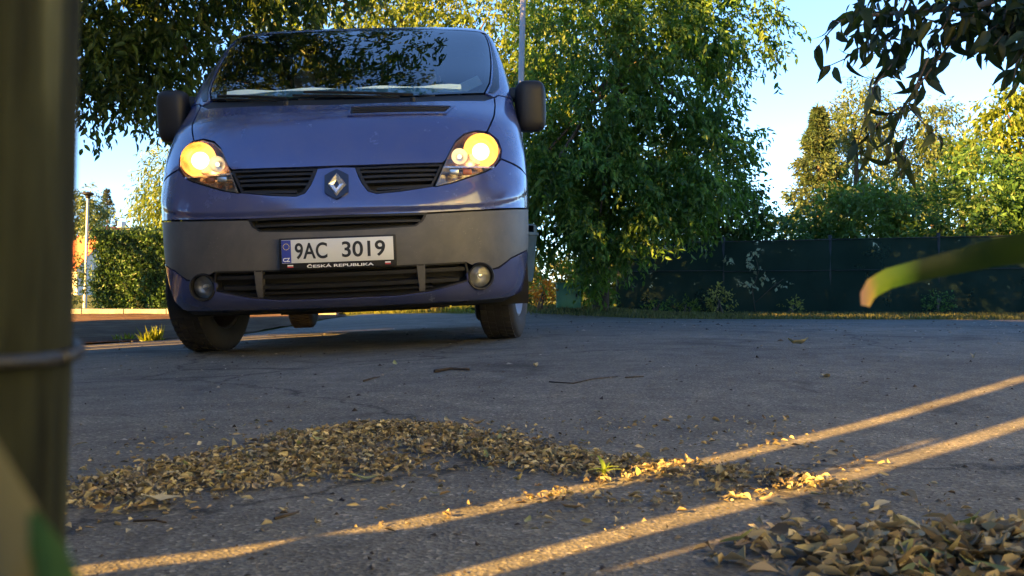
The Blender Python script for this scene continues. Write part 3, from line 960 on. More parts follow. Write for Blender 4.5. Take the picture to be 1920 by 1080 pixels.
for x in (.40, -.42):
    sb = MB()
    sb.superell((x, 1.90, 1.02), (.25, .26, .09), .4, .4, 20, 10)
    sb.superell((x, 2.18, 1.36), (.24, .08, .36), .4, .4, 20, 12, Matrix.Rotation(R(-10), 3, 'X'))
    se = sb.build('seat', CABIN, van, sm=True)
    MB().superell((x, 2.24, 1.80), (.13, .05, .09), .5, .5, 16, 10).build('headrest', CABIN, se, sm=True)
MB().superell((0, 1.69, 1.90), (.12, .015, .035), .4, .4, 16, 8).build('rear_view_mirror', BLKPL, van, sm=True)

# things lying on the dashboard
VANM = Matrix.Translation(van.location) @ van.rotation_euler.to_matrix().to_4x4()
def on_van(o):
    o.matrix_world = VANM
    return o
def strip_on_dash(name, x0, x1, z0, z1, back, th, mat):
    V = []; n = 24; F = []
    for k in range(n + 1):
        x = lerp(x0, x1, k / n)
        wob = .006 * math.sin(k * .9)
        for zz, yy in ((z0, 0), (z1 + wob, .03), (z1 + wob, .03 + th), (z0, th)):
            p = ST(*fx(x, z0 + .012)); V.append((x, p.y + back + yy, zz + (.02 * (abs(x) / .7) ** 2)))
    for k in range(n):
        for q in range(4):
            F.append((k * 4 + q, k * 4 + (q + 1) % 4, k * 4 + 4 + (q + 1) % 4, k * 4 + 4 + q))
    F += [(3, 2, 1, 0), tuple(n * 4 + q for q in range(4))]
    return on_van(MB().add(V, F).build(name, mat))
tag(strip_on_dash('folded_sunshade', -.66, .62, 1.318, 1.375, .035, .012, CARD), 'long pale green folded sunshade lying behind the van windscreen base', 'sunshade')
pm = MB()
rot = Matrix.Rotation(R(-24), 3, 'Y') @ Matrix.Rotation(R(-38), 3, 'X')
pm.bevbox((.665, .955, 1.435), (.15, .004, .085), .001, rot)
tag(on_van(pm.build('paper_sheet', PAPER)), 'small pale folded paper tilted in the lower corner of the windscreen', 'paper')
# ------------------------------------------------------------------ two people in the cab
SKIN = M_plain('skin', (.42, .24, .16), .5, var=.1)
def person(x, label, shirt, hair, hands_on_wheel):
    """seated figure grown from one skinned skeleton; clothing and hair are its children"""
    J = {}; E_ = []; rad = {}
    def j(n, p, r, par=None):
        J[n] = Vector(p); rad[n] = r
        if par: E_.append((par, n))
    j('pelvis', (x, 2.02, 1.10), .15)
    j('waist', (x, 2.04, 1.25), .135, 'pelvis'); j('chest', (x, 2.03, 1.42), .15, 'waist')
    j('neck0', (x, 2.01, 1.555), .062, 'chest'); j('neck1', (x, 1.985, 1.61), .055, 'neck0')
    j('jaw', (x, 1.955, 1.655), .066, 'neck1'); j('head', (x, 1.965, 1.715), .088, 'jaw'); j('crown', (x, 1.985, 1.775), .066, 'head')
    for s, k in ((-1, 'l'), (1, 'r')):
        j('sho' + k, (x + s * .18, 2.02, 1.50), .062, 'chest')
        j('elb' + k, (x + s * .25, 1.86, 1.26), .046, 'sho' + k)
        hx, hy, hz = (x + s * .165, 1.575, 1.36) if hands_on_wheel else (x + s * .10, 1.70, 1.17)
        j('wri' + k, (hx + s * .02, hy + .05, hz - .03), .029, 'elb' + k)
        j('pal' + k, (hx, hy, hz), .032, 'wri' + k)
        for q in range(4):
            a = Vector((hx - s * .024 * (q - 1.5) * .9, hy - .035, hz + .012 - .012 * q))
            j('f%d%s' % (q, k), a, .0095, 'pal' + k)
            j('g%d%s' % (q, k), a + Vector((-s * .008, -.026, -.022)), .009, 'f%d%s' % (q, k))
            j('h%d%s' % (q, k), a + Vector((-s * .012, -.014, -.044)), .008, 'g%d%s' % (q, k))
        j('t0' + k, (hx - s * .034, hy + .008, hz + .012), .011, 'pal' + k)
        j('t1' + k, (hx - s * .046, hy - .020, hz + .006), .009, 't0' + k)
        j('hip' + k, (x + s * .10, 1.98, 1.08), .10, 'pelvis')
        j('kne' + k, (x + s * .13, 1.58, 1.12), .065, 'hip' + k)
        j('ank' + k, (x + s * .12, 1.42, .80), .042, 'kne' + k)
        j('toe' + k, (x + s * .12, 1.27, .775), .036, 'ank' + k)
    names = list(J)
    me = bpy.data.meshes.new('person')
    me.from_pydata([J[n] for n in names], [(names.index(a), names.index(b)) for a, b in E_], [])
    ob = bpy.data.objects.new('tmp', me); COL.objects.link(ob)
    sk = ob.modifiers.new('s', 'SKIN')
    for i, n in enumerate(names):
        d = me.skin_vertices[0].data[i]; d.radius = (rad[n], rad[n]); d.use_root = (n == 'pelvis')
    ob.modifiers.new('u', 'SUBSURF').levels = 2
    dg = bpy.context.evaluated_depsgraph_get()
    bme = bpy.data.meshes.new_from_object(ob.evaluated_get(dg))
    bpy.data.objects.remove(ob)
    bme.name = 'person'; bme.materials.clear(); smooth(bme)
    # face relief: nose, eye sockets, brow, chin
    for v in bme.vertices:
        d = v.co - Vector((x, 1.90, 1.70))
        if v.co.z > 1.63 and v.co.y < 1.97:
            v.co.y -= .018 * math.exp(-(d.x / .013) ** 2 - ((v.co.z - 1.700) / .018) ** 2)
            for s in (-1, 1):
                v.co.y += .007 * math.exp(-((d.x - s * .03) / .016) ** 2 - ((v.co.z - 1.722) / .012) ** 2)
    bme.materials.append(SKIN)
    p = on_van(link('person', bme))
    tag(p, label, 'person', 'people in the van cab')
    # clothing: the torso and sleeve faces pushed out a little
    sel = [f for f in bme.polygons if f.center.z < 1.575 and (f.center.y > 1.70 or f.center.z < 1.2)]
    idx = {}; V = []; F = []
    for f in sel:
        q = []
        for i in f.vertices:
            if i not in idx:
                idx[i] = len(V); V.append(bme.vertices[i].co + bme.vertices[i].normal * .006)
            q.append(idx[i])
        F.append(q)
    MB().add(V, F).build('clothing', shirt, p, sm=True)
    hm = MB(); hm.superell((x, 1.992, 1.752), (.092, .100, .080), 1, 1, 24, 14)
    keep = [f for f in hm.f if sum(hm.v[i][1] for i in f) / 4 > 1.945 or sum(hm.v[i][2] for i in f) / 4 > 1.785]
    hm.f = keep
    hm.build('hair', hair, p, sm=True)
    for s in (-1, 1):
        MB().superell((x + s * .030, 1.892, 1.722), (.012, .008, .007), 1, 1, 10, 8).build('eye', PRINTW, p, sm=True)
        MB().superell((x + s * .090, 1.975, 1.705), (.010, .018, .028), 1, 1, 10, 8).build('ear', SKIN, p, sm=True)
    MB().superell((x, 1.893, 1.668), (.022, .007, .005), 1, 1, 12, 6).build('mouth', M_plain('lips', (.35, .12, .10), .5) if 'lips' not in bpy.data.materials else bpy.data.materials['lips'], p, sm=True)
person(.40, 'person in a grey shirt sitting at the steering wheel', M_plain('grey_shirt', (.12, .12, .13), .9), M_plain('brown_hair', (.03, .02, .012), .7), True)
person(-.42, 'person in a dark shirt on the passenger seat', M_plain('dark_shirt', (.035, .03, .03), .9), M_plain('dark_hair', (.012, .009, .007), .7), False)

# ------------------------------------------------------------------ foliage tools
def unit(a): return a / np.maximum(np.linalg.norm(a, axis=-1, keepdims=True), 1e-9)

def leaf_mesh6(P, A, N, L, W, fold=.22):
    """pointed oval leaves of two folded quads"""
    B = unit(np.cross(A, N)); N = unit(np.cross(B, A)); L = L[:, None]; W = W[:, None]
    V = np.stack([P, P + A * L * .28 + B * W * .46 + N * W * fold, P + A * L * .64 + B * W * .38 + N * (W * fold - L * .05), P + A * L - N * L * .14,
                  P + A * L * .64 - B * W * .38 + N * (W * fold - L * .05), P + A * L * .28 - B * W * .46 + N * W * fold], 1).reshape(-1, 3)
    i = np.arange(len(P))[:, None] * 6
    return V, np.concatenate([i + np.array([[0, 1, 2, 3]]), i + np.array([[0, 3, 4, 5]])], 0)

def leaf_mesh(P, A, N, L, W, fold=.18):
    """rhombic folded leaves: base P, axis A, normal N, length L, width W -> verts, tris"""
    B = unit(np.cross(A, N)); N = unit(np.cross(B, A))
    L = L[:, None]; W = W[:, None]
    mid = P + A * L * .45
    v0 = P; v1 = mid + B * W * .5 + N * W * fold; v2 = P + A * L - N * L * .08; v3 = mid - B * W * .5 + N * W * fold
    n = len(P)
    V = np.stack([v0, v1, v2, v3], 1).reshape(-1, 3)
    i = np.arange(n)[:, None] * 4
    F = np.concatenate([i + np.array([[0, 1, 2]]), i + np.array([[0, 2, 3]])], 0)
    return V, F

def pal(n, cols, rng, spread=.18):
    c = np.array(cols); t = rng.random(n) * (len(c) - 1); k = np.minimum(t.astype(int), len(c) - 2); f = (t - k)[:, None]
    out = c[k] * (1 - f) + c[k + 1] * f
    return np.clip(out * (1 + spread * rng.normal(size=(n, 1))), .004, 1)

def twigs(lobes, rng, L=.3, shell=.55):
    """twig bases and directions in ellipsoid lobes (cx,cy,cz,rx,ry,rz,count)"""
    Ps = []; Ds = []
    for (cx, cy, cz, rx, ry, rz, n) in lobes:
        d = unit(rng.normal(size=(n, 3)))
        # lumpy radius so that the outline is uneven
        ph = rng.random(6) * 6.28
        lump = 1 + .16 * np.sin(3 * np.arctan2(d[:, 1], d[:, 0]) + ph[0]) + .13 * np.sin(4 * d[:, 2] * 2 + ph[1]) + .12 * np.sin(5 * d[:, 0] * 1.7 + ph[2])
        r = (shell + (1 - shell) * rng.random(n) ** .6) * lump
        Ps.append(np.array([cx, cy, cz]) + d * r[:, None] * np.array([rx, ry, rz]))
        Ds.append(d)
    return np.concatenate(Ps), np.concatenate(Ds)

def foliage(name, lobes, cols, leaf, rng, per=9, tw=.32, droop=.5, mat=None, parent=None, width=.42, shell=.5, cut=None, upb=.6, fine=False, gap=.75):
    P, D = twigs(lobes, rng, shell=shell)
    n = len(P)
    # gaps: drop twigs in random pockets
    k = max(3, n // 260)
    hp = P[rng.integers(0, n, k)]
    dist = np.min(np.linalg.norm(P[:, None, :] - hp[None, :, :], axis=2), axis=1) if n * k < 4e6 else np.full(n, 9.)
    keep = dist > tw * gap
    if cut is not None: keep &= cut(P)
    P = P[keep]; D = D[keep]; n = len(P)
    D = unit(D + rng.normal(size=(n, 3)) * .6 + np.array([0, 0, -droop]))
    tl = tw * (.6 + .8 * rng.random(n))
    s = (np.arange(per) + .5) / per
    base = P[:, None, :] + D[:, None, :] * (tl[:, None] * s[None, :])[:, :, None]
    base[:, :, 2] -= (droop * .35 * tl[:, None] * s[None, :] ** 2)
    base += rng.normal(size=base.shape) * leaf * .25
    side = unit(np.cross(D, rng.normal(size=(n, 3))))
    alt = np.where(np.arange(per) % 2 == 0, 1., -1.)
    A = unit(D[:, None, :] * .6 + side[:, None, :] * alt[None, :, None] * .9 + rng.normal(size=(n, per, 3)) * .35 + np.array([0, 0, -droop]))
    N = unit(rng.normal(size=(n, per, 3)) * .7 + np.array([0, 0, upb]) + D[:, None, :] * .25)
    m = n * per
    Ls = leaf * (.4 + 1.0 * rng.random(m))
    V, F = (leaf_mesh6 if fine else leaf_mesh)(base.reshape(-1, 3), A.reshape(-1, 3), N.reshape(-1, 3), Ls, Ls * width * (.8 + .4 * rng.random(m)))
    ctw = pal(n, cols, rng, .12)
    c = np.repeat(ctw, per, 0) * (1 + .15 * rng.normal(size=(m, 1)))
    col = np.repeat(np.clip(c, .004, 1), 6 if fine else 4, 0)
    me = np_mesh(name, V, F, col)
    o = link(name, me, mat or LEAF, parent)
    tag(o, kind='stuff')
    return o, P

def limb(a, b, r0, r1, n=6, wob=.08, rnd=random):
    a = Vector(a); b = Vector(b); pts = []; rad = []
    L = (b - a).length
    for k in range(n + 1):
        t = k / n
        p = a.lerp(b, t) + Vector((rnd.uniform(-1, 1), rnd.uniform(-1, 1), rnd.uniform(-.5, .5))) * wob * L * .25 * math.sin(math.pi * t)
        p.z += .08 * L * math.sin(math.pi * t)
        pts.append(p); rad.append(lerp(r0, r1, t))
    return pts, rad

def big_leaf_mesh(name, L, W, bend, col=None, seg=5):
    """a single pointed leaf with a midrib fold and a bend"""
    V = []; F = []
    for i in range(seg + 1):
        t = i / seg
        w = W * .5 * (math.sin(math.pi * min(1, t * .94 + .06) ** .85)) ** .9 if 0 < i < seg else .002
        y = L * t; z = -bend * L * t * t
        V += [(-w, y, z + w * .35), (0, y, z), (w, y, z + w * .35)]
    for i in range(seg):
        a = i * 3; b = a + 3
        F += [(a, a + 1, b + 1, b), (a + 1, a + 2, b + 2, b + 1)]
    me = bpy.data.meshes.new(name); me.from_pydata(V, [], F); smooth(me)
    return me

def tree(name, label, trunk, lobes, cols, leaf, seed, per=9, tw=.32, droop=.5, bark=None, mat=None, width=.42, group=None, cut=None, limbs=6, shell=.5, nleaf=0, lcols=None, fine=False, gap=.75):
    rng = np.random.default_rng(seed); rnd = random.Random(seed)
    base = Vector(trunk[0][:3])
    root = empty(name, base)
    tag(root, label, 'tree', group)
    T = [Vector(p[:3]) - base for p in trunk]
    mb = MB().tube(T, [p[3] for p in trunk], 10)
    mb.build('trunk', bark or BARK, root, sm=True)
    top = T[-1]
    lob = [(a - base.x, b - base.y, c - base.z, d, e, f, n) for a, b, c, d, e, f, n in lobes]
    lm = 0
    for l in lob:
        for q in range(max(1, limbs // len(lob))):
            d = Vector((rnd.uniform(-.6, .6) * l[3], rnd.uniform(-.6, .6) * l[4], rnd.uniform(-.2, .6) * l[5]))
            st = T[-1] if rnd.random() < .6 or len(T) < 3 else T[-2]
            pts, rd = limb(st, Vector(l[:3]) + d, trunk[-1][3] * .7, .012, 6, .12, rnd)
            MB().tube(pts, rd, 6).build('limb', bark or BARK, root, sm=True)
    o, P = foliage('crown', lob, cols, leaf, rng, per, tw, droop, mat, root, width, shell, cut, fine=fine, gap=gap)
    if nleaf:
        lme = [big_leaf_mesh('leaf', leaf * k, leaf * width * k, .25 + .2 * q, seg=3) for q, k in enumerate((.9, 1.2, 1.05))]
        lmat = M_leaf(name + '_leaf', .38, .45, lcols or cols)
        for me in lme: me.materials.append(lmat)
        # outermost twigs on the road side carry the leaves one can pick apart
        sc = P[:, 1] + base.y + .02 * rng.normal(size=len(P))
        idx = np.argsort(sc)[: nleaf * 3]; rng.shuffle(idx)
        for i in idx[:nleaf]:
            o = link('leaf', lme[int(rng.integers(0, 3))], None, root)
            o.location = P[i] + rng.normal(size=3) * .05 + np.array([0, -.05, 0])
            o.rotation_euler = (R(float(rng.uniform(-130, -50))), R(float(rng.uniform(-40, 40))), float(rng.uniform(-.9, .9)) + math.pi)
    return root

def bush(name, label, lobes, cols, leaf, seed, per=8, tw=.25, droop=.1, mat=None, width=.45, cat='bush', group=None, stems=True, shell=.5, cut=None):
    rng = np.random.default_rng(seed); rnd = random.Random(seed)
    l0 = lobes[0]
    base = Vector((l0[0], l0[1], gz(l0[0], l0[1])))
    root = empty(name, base); tag(root, label, cat, group)
    lob = [(a - base.x, b - base.y, c - base.z, d, e, f, n) for a, b, c, d, e, f, n in lobes]
    foliage('foliage', lob, cols, leaf, rng, per, tw, droop, mat or LEAF, root, width, shell, cut)
    if stems:
        for l in lob:
            for q in range(2):
                pts, rd = limb((l[0] + rnd.uniform(-.1, .1) - 0, l[1] + rnd.uniform(-.1, .1), -.02), (l[0] + rnd.uniform(-.5, .5) * l[3], l[1], l[2] + .5 * l[5]), .025, .006, 5, .1, rnd)
                MB().tube(pts, rd, 6).build('stem', BARK, root, sm=True)
    return root

# colours of leaves (base colours)
G_MID = [(.032, .074, .018), (.060, .128, .025), (.088, .170, .032), (.125, .200, .040)]
G_DARK = [(.022, .044, .012), (.040, .072, .017), (.066, .105, .022)]
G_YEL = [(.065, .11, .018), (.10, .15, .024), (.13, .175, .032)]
G_LAUR = [(.028, .070, .022), (.048, .115, .031), (.075, .155, .040), (.105, .18, .044)]
G_FAR = [(.060, .10, .034), (.085, .125, .045), (.11, .14, .055)]
G_CON = [(.030, .042, .022), (.050, .062, .028), (.075, .078, .032)]
G_HEDGE = [(.026, .062, .018), (.045, .098, .024), (.070, .125, .030)]
# ------------------------------------------------------------------ unseen board wall added behind the camera to shade the road and streak the sun
UDIR = Vector((-LIGHT_DIR.y, LIGHT_DIR.x, 0))      # along the wall
WALL_H = 4.3
def wall_top(u):
    """the wall is low near the viewpoint and climbs to the left to shade the van"""
    for (a, ha), (b, hb) in zip(WT_, WT_[1:]):
        if u <= b: return lerp(ha, hb, min(max((u - a) / (b - a), 0), 1))
    return WT_[-1][1]
WT_ = [(-3.2, 1.5), (.60, 1.6), (.66, 2.0), (1.6, 2.1), (2.9, 3.3), (4.5, 4.3), (15.0, 4.3)]
def build_wall():
    P0 = Vector((-1.55, -.05, 0)) ; u0 = P0.dot(UDIR)
    root = empty('added_shade_wall', P0)
    tag(root, 'tall board wall added unseen to shade the road, slit to cast sun streaks', 'wall')
    ang = math.atan2(UDIR.y, UDIR.x)
    def board(ua, ub, z0=-.35, z1=None):
        z1 = z1 or wall_top((ua + ub) / 2)
        c = UDIR * ((ua + ub) / 2 - u0)
        me = MB().box((0, 0, 0), (ub - ua, .025, z1 - z0)).mesh('board')
        o = link('board', me, WOOD, root)
        o.location = (c.x, c.y, (z0 + z1) / 2); o.rotation_euler = (0, 0, ang)
    # (from, to, lowest height, top height) of the straight gaps cut for streaks by the van
    gaps = [(.50, 1.14, 9, 9),
            (6.25, 6.40, -.4, 2.2), (6.60, 6.66, -.4, 2.1), (6.90, 7.14, -.4, 2.6), (7.35, 7.44, .3, 2.5), (7.86, 8.00, -.4, 2.4)]
    u = -3.2
    cuts = [u]
    for a, b, z0, z1 in gaps: cuts += [a, b]
    cuts.append(15.0)
    for i in range(0, len(cuts), 2):
        a, b = cuts[i], cuts[i + 1]
        n = max(1, round((b - a) / .16))
        for k in range(n):
            board(a + (b - a) * k / n - (.004 if k else 0), a + (b - a) * (k + 1) / n, -.35)
    # boards shaped so their curved slits cast the sun streaks: (height, middle) of each slit and (low, high, width) where it stands open
    def along(tab, z):
        for (a, ua), (b, ub) in zip(tab, tab[1:]):
            if z <= b: return lerp(ua, ub, min(max((z - a) / (b - a), 0), 1))
        return tab[-1][1]
    slits = [([(0, .50)], 9, 9, 0), ([(.58, .640), (.70, .615)], .60, .72, .007), ([(.40, .735), (.575, .727), (.80, .700), (1.08, .710), (1.5, .73)], -9, 1.25, .044),
             ([(.80, .738), (.97, .755)], .815, .965, .007), ([(.3, 1.04), (.44, 1.022), (.487, 1.006), (.545, .945), (.60, .926), (.745, .912), (1.0, .930), (1.36, .992), (1.6, 1.03)], -9, 1.7, .042), ([(0, 1.14)], 9, 9, 0)]
    htop = 2.0
    for (ta, la, ha, wa), (tb, lb, hb, wb) in zip(slits, slits[1:]):
        V = []; F = []; n = 72
        for k in range(n + 1):
            z = lerp(-.35, htop, k / n)
            ea = along(ta, z) + (wa / 2 if la <= z <= ha else -.001); eb = along(tb, z) - (wb / 2 if lb <= z <= hb else -.001)
            if abs(z - .553) < .012 and wb > .03 and tb[0][1] > 1: eb = along(tb, z) + .02      # board edge shaped to break the streak
            eb = max(eb, ea + .004)
            for uu, tt in ((ea, -.012), (eb, -.012), (eb, .012), (ea, .012)):
                c = UDIR * (uu - u0) + LIGHT_DIR * tt
                V.append((c.x, c.y, z))
        for k in range(n):
            for q in range(4): F.append((k * 4 + q, k * 4 + (q + 1) % 4, k * 4 + 4 + (q + 1) % 4, k * 4 + 4 + q))
        F += [(3, 2, 1, 0), tuple(n * 4 + q for q in range(4))]
        MB().add(V, F).build('board', WOOD, root)
    for a, b, z0, z1 in gaps[1:]:
        board(a - .003, b + .003, z1)
        if z0 > -.3: board(a - .003, b + .003, -.35, z0)
    # rails of the added wall, clear of the curved slits
    for z, ua in ((1.78, 1.3), (3.6, 3.4)):
        me = MB().box((0, 0, 0), (15.0 - ua, .06, .12)).mesh('rail')
        o = link('rail', me, WOOD, root); c = UDIR * ((15.0 + ua) / 2 - u0) - LIGHT_DIR * .05
        o.location = (c.x, c.y, z); o.rotation_euler = (0, 0, ang)
    for uu in (-3.1, -.6, 2.2, 4.9, 8.2, 11.5, 14.8):
        hh = wall_top(uu); pme = MB().box((0, 0, 0), (.14, .14, hh + .4)).mesh('post')
        o = link('post', pme, WOOD, root); c = UDIR * (uu - u0) - LIGHT_DIR * .15
        o.location = (c.x, c.y, hh / 2 - .2); o.rotation_euler = (0, 0, ang)
build_wall()

# ------------------------------------------------------------------ trees and bushes
# overhanging tree on the left whose crown is mirrored in the windscreen
tree('overhanging_tree', 'dark leafy tree hanging over the road left of the van', [(-5.3, 9.6, gz(-5.3, 9.6) - .05, .17), (-5.25, 9.6, 1.4, .14), (-5.0, 9.5, 2.6, .12), (-4.6, 9.2, 3.6, .10)],
     [(-3.7, 9.6, 3.6, 1.5, 1.2, 1.15, 900), (-2.4, 9.0, 4.1, 1.6, 1.5, 1.0, 950), (-4.6, 9.4, 2.95, 1.0, .9, .85, 420), (-2.6, 7.2, 5.0, 1.8, 1.7, 1.1, 1400), (-3.5, 9.4, 2.5, .7, .6, .42, 150)],
     G_DARK + [(.085, .12, .022)], .092, 21, per=14, tw=.34, droop=.7, nleaf=160, fine=True, gap=1.0)
# the big tree right of the van
def cut_mid(P): return P[:, 2] > .15
tree('roadside_tree', 'big leafy tree behind the van with branches hanging to the ground', [(1.35, 14.2, gz(1.35, 14.2) - .05, .13), (1.35, 14.1, 1.2, .12), (1.3, 13.5, 2.4, .11), (1.6, 13.4, 3.4, .08)],
     [(1.15, 13.2, 3.3, 1.25, 1.0, 1.7, 1150), (2.45, 13.5, 3.9, 1.15, 1.0, 1.3, 850), (.85, 12.9, 1.95, .72, .6, 1.05, 560), (.45, 13.0, 1.6, .4, .4, .9, 260), (1.75, 13.2, 1.75, .85, .6, .85, 520), (2.55, 13.4, 2.1, .85, .7, .85, 480), (1.5, 13.1, 1.3, .6, .5, .5, 300), (1.35, 13.7, .62, .35, .25, .3, 110), (3.0, 13.6, 4.15, .75, .8, .55, 400)],
     G_MID, .092, 33, per=15, tw=.36, droop=.75, nleaf=200, fine=True, gap=1.0)
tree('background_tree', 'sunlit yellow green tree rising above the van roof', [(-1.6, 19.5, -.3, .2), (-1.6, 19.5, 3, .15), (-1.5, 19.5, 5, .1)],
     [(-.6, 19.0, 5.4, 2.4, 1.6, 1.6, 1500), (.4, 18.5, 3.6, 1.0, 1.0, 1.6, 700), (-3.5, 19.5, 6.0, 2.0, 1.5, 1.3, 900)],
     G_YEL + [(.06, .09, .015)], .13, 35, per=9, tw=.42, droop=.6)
# behind the screen fence
tree('fence_tree', 'dark small tree standing directly behind the screen fence', [(3.3, 17.6, -.3, .10), (3.35, 17.6, 1.5, .08), (3.4, 17.6, 2.6, .06)],
     [(3.3, 17.5, 2.2, .95, .8, .9, 800), (3.0, 17.4, 1.3, 1.1, .7, .6, 500), (4.15, 17.7, 1.7, .6, .6, .6, 350)], G_DARK, .11, 37, per=9, tw=.34, droop=.5)
bush('laurel_bush', 'broad dark green shrub over the fence, right of the sunlit one', [(8.9, 17.6, 1.45, 1.7, .8, 1.15, 2000), (10.3, 17.8, 1.65, 1.0, .7, 1.05, 1100)], G_LAUR, .12, 41, per=8, tw=.30, width=.4, group='shrubs behind the fence')
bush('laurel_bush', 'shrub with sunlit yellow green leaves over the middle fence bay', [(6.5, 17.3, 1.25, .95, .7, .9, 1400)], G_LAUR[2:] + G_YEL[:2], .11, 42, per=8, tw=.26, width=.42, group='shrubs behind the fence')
bush('laurel_bush', 'low leafy shrub over the fence beside the big tree', [(5.0, 17.4, 1.05, .95, .6, .55, 900)], G_LAUR, .10, 43, per=8, tw=.26, width=.42, group='shrubs behind the fence')
bush('laurel_bush', 'rightmost shrub over the fence at the edge of the picture', [(11.6, 17.4, 1.35, .9, .8, 1.0, 900)], G_LAUR[:3], .12, 44, per=8, tw=.3, width=.42, group='shrubs behind the fence')
# far right trees
def conifer(name, label, x, y, h, w, seed, cols, n=1500):
    rng = np.random.default_rng(seed)
    root = empty(name, (x, y, gz(x, y))); tag(root, label, 'tree', 'conifers in the distance')
    MB().tube([(0, 0, -.1), (0, 0, h * .5), (0, 0, h)], [.16, .1, .02], 8).build('trunk', BARK, root, sm=True)
    t = rng.random(n) ** .75; a = rng.random(n) * 6.283
    tier = .75 + .25 * np.sin(t * 40)
    r = w * (1 - t) ** .85 * (.35 + .65 * rng.random(n)) * tier
    P = np.stack([r * np.cos(a), r * np.sin(a), h * (.08 + .92 * t)], 1)
    D = unit(np.stack([np.cos(a), np.sin(a), np.full(n, -.25)], 1) + rng.normal(size=(n, 3)) * .2)
    per = 7; s = np.arange(per) / per
    base = P[:, None, :] + D[:, None, :] * s[None, :, None] * (.12 + .45 * (1 - t))[:, None, None]
    A = unit(D[:, None, :] + rng.normal(size=(n, per, 3)) * .6); N = unit(rng.normal(size=(n, per, 3)) + np.array([0, 0, 1]))
    m = n * per; Ls = .24 * (.7 + .6 * rng.random(m))
    V, F = leaf_mesh(base.reshape(-1, 3), A.reshape(-1, 3), N.reshape(-1, 3), Ls, Ls * .28)
    col = np.repeat(np.repeat(pal(n, cols, rng), per, 0), 4, 0)
    tag(link('crown', np_mesh('crown', V, F, col), LEAFD, root), kind='stuff')
conifer('fir_tree', 'brownish fir tree beyond the shrubs in the gap of open sky', 13.8, 42, 8.6, 2.9, 51, [(.036, .070, .030), (.050, .082, .034), (.070, .088, .036)], 2600)
FARG = 'sunlit trees beyond the garden'
tree('birch_tree', 'tall pale birch left of the dark hanging branch', [(16.6, 45, -.3, .22), (16.6, 45, 4, .16), (16.6, 45, 7.5, .08)],
     [(16.4, 45, 6.4, 2.0, 1.8, 2.2, 900), (16.8, 45, 8.6, 1.3, 1.2, 1.7, 500), (17.6, 45, 3.4, 2.6, 1.8, 2.2, 900)], G_FAR, .20, 52, per=9, tw=.6, droop=.8, group=FARG)
tree('birch_tree', 'tall pale birch right of the dark hanging branch', [(20.8, 46, -.3, .22), (20.8, 46, 4, .16), (20.8, 46, 7, .08)],
     [(20.6, 46, 6.2, 1.6, 1.6, 2.0, 700), (20.8, 46, 8.2, 1.0, 1.0, 1.4, 360), (21.6, 46, 3.6, 2.4, 1.8, 2.0, 800)], G_FAR, .20, 53, per=9, tw=.6, droop=.8, group=FARG)
tree('birch_tree', 'low rounded pale tree at the right behind the shrubs', [(24.2, 44, -.3, .22), (24.2, 44, 3, .16), (24.2, 44, 4.5, .08)],
     [(24.0, 44, 3.6, 2.6, 1.8, 2.1, 1000), (26.5, 44, 3.2, 2.0, 1.8, 2.0, 700)], [(.055, .085, .035), (.085, .11, .05)], .20, 54, per=9, tw=.6, droop=.4, group=FARG)
tree('young_tree', 'young bright green tree with reddish trunk at the right edge', [(10.55, 19.3, gz(10.5, 19.3) - .05, .07), (10.52, 19.3, 1.8, .055), (10.5, 19.25, 3.0, .04)],
     [(10.3, 19.2, 3.9, .55, .5, .45, 170), (9.65, 19.2, 3.15, .46, .45, .33, 110), (10.7, 19.2, 3.2, .45, .45, .26, 80), (10.9, 19.2, 4.0, .5, .5, .5, 130)], [(.07, .12, .018), (.11, .16, .025), (.15, .19, .03)], .15, 55, per=9, tw=.28, droop=.8, bark=BARKR, nleaf=60, limbs=8)
# left distance
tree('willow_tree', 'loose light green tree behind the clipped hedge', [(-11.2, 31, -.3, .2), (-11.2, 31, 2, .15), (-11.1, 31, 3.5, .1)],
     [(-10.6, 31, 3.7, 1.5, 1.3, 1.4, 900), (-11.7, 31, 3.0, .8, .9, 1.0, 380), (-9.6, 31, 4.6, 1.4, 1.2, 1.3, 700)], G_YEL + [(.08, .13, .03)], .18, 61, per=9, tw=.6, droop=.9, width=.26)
conifer('fir_tree', 'dark blue green fir far left above the red roofs', -41.2, 95, 10.6, 3.0, 62, G_CON, 900)
conifer('fir_tree', 'second dark fir standing right behind the red roofs', -44.5, 98, 9.6, 3.0, 63, G_CON, 900)
tree('lime_tree', 'pale rounded tree behind the park lamp', [(-29.5, 62, -.3, .2), (-29.5, 62, 3, .15), (-29.5, 62, 4, .1)], [(-28.6, 62, 5.3, 1.5, 1.4, 1.4, 420)], G_FAR, .25, 64, per=9, tw=.6)
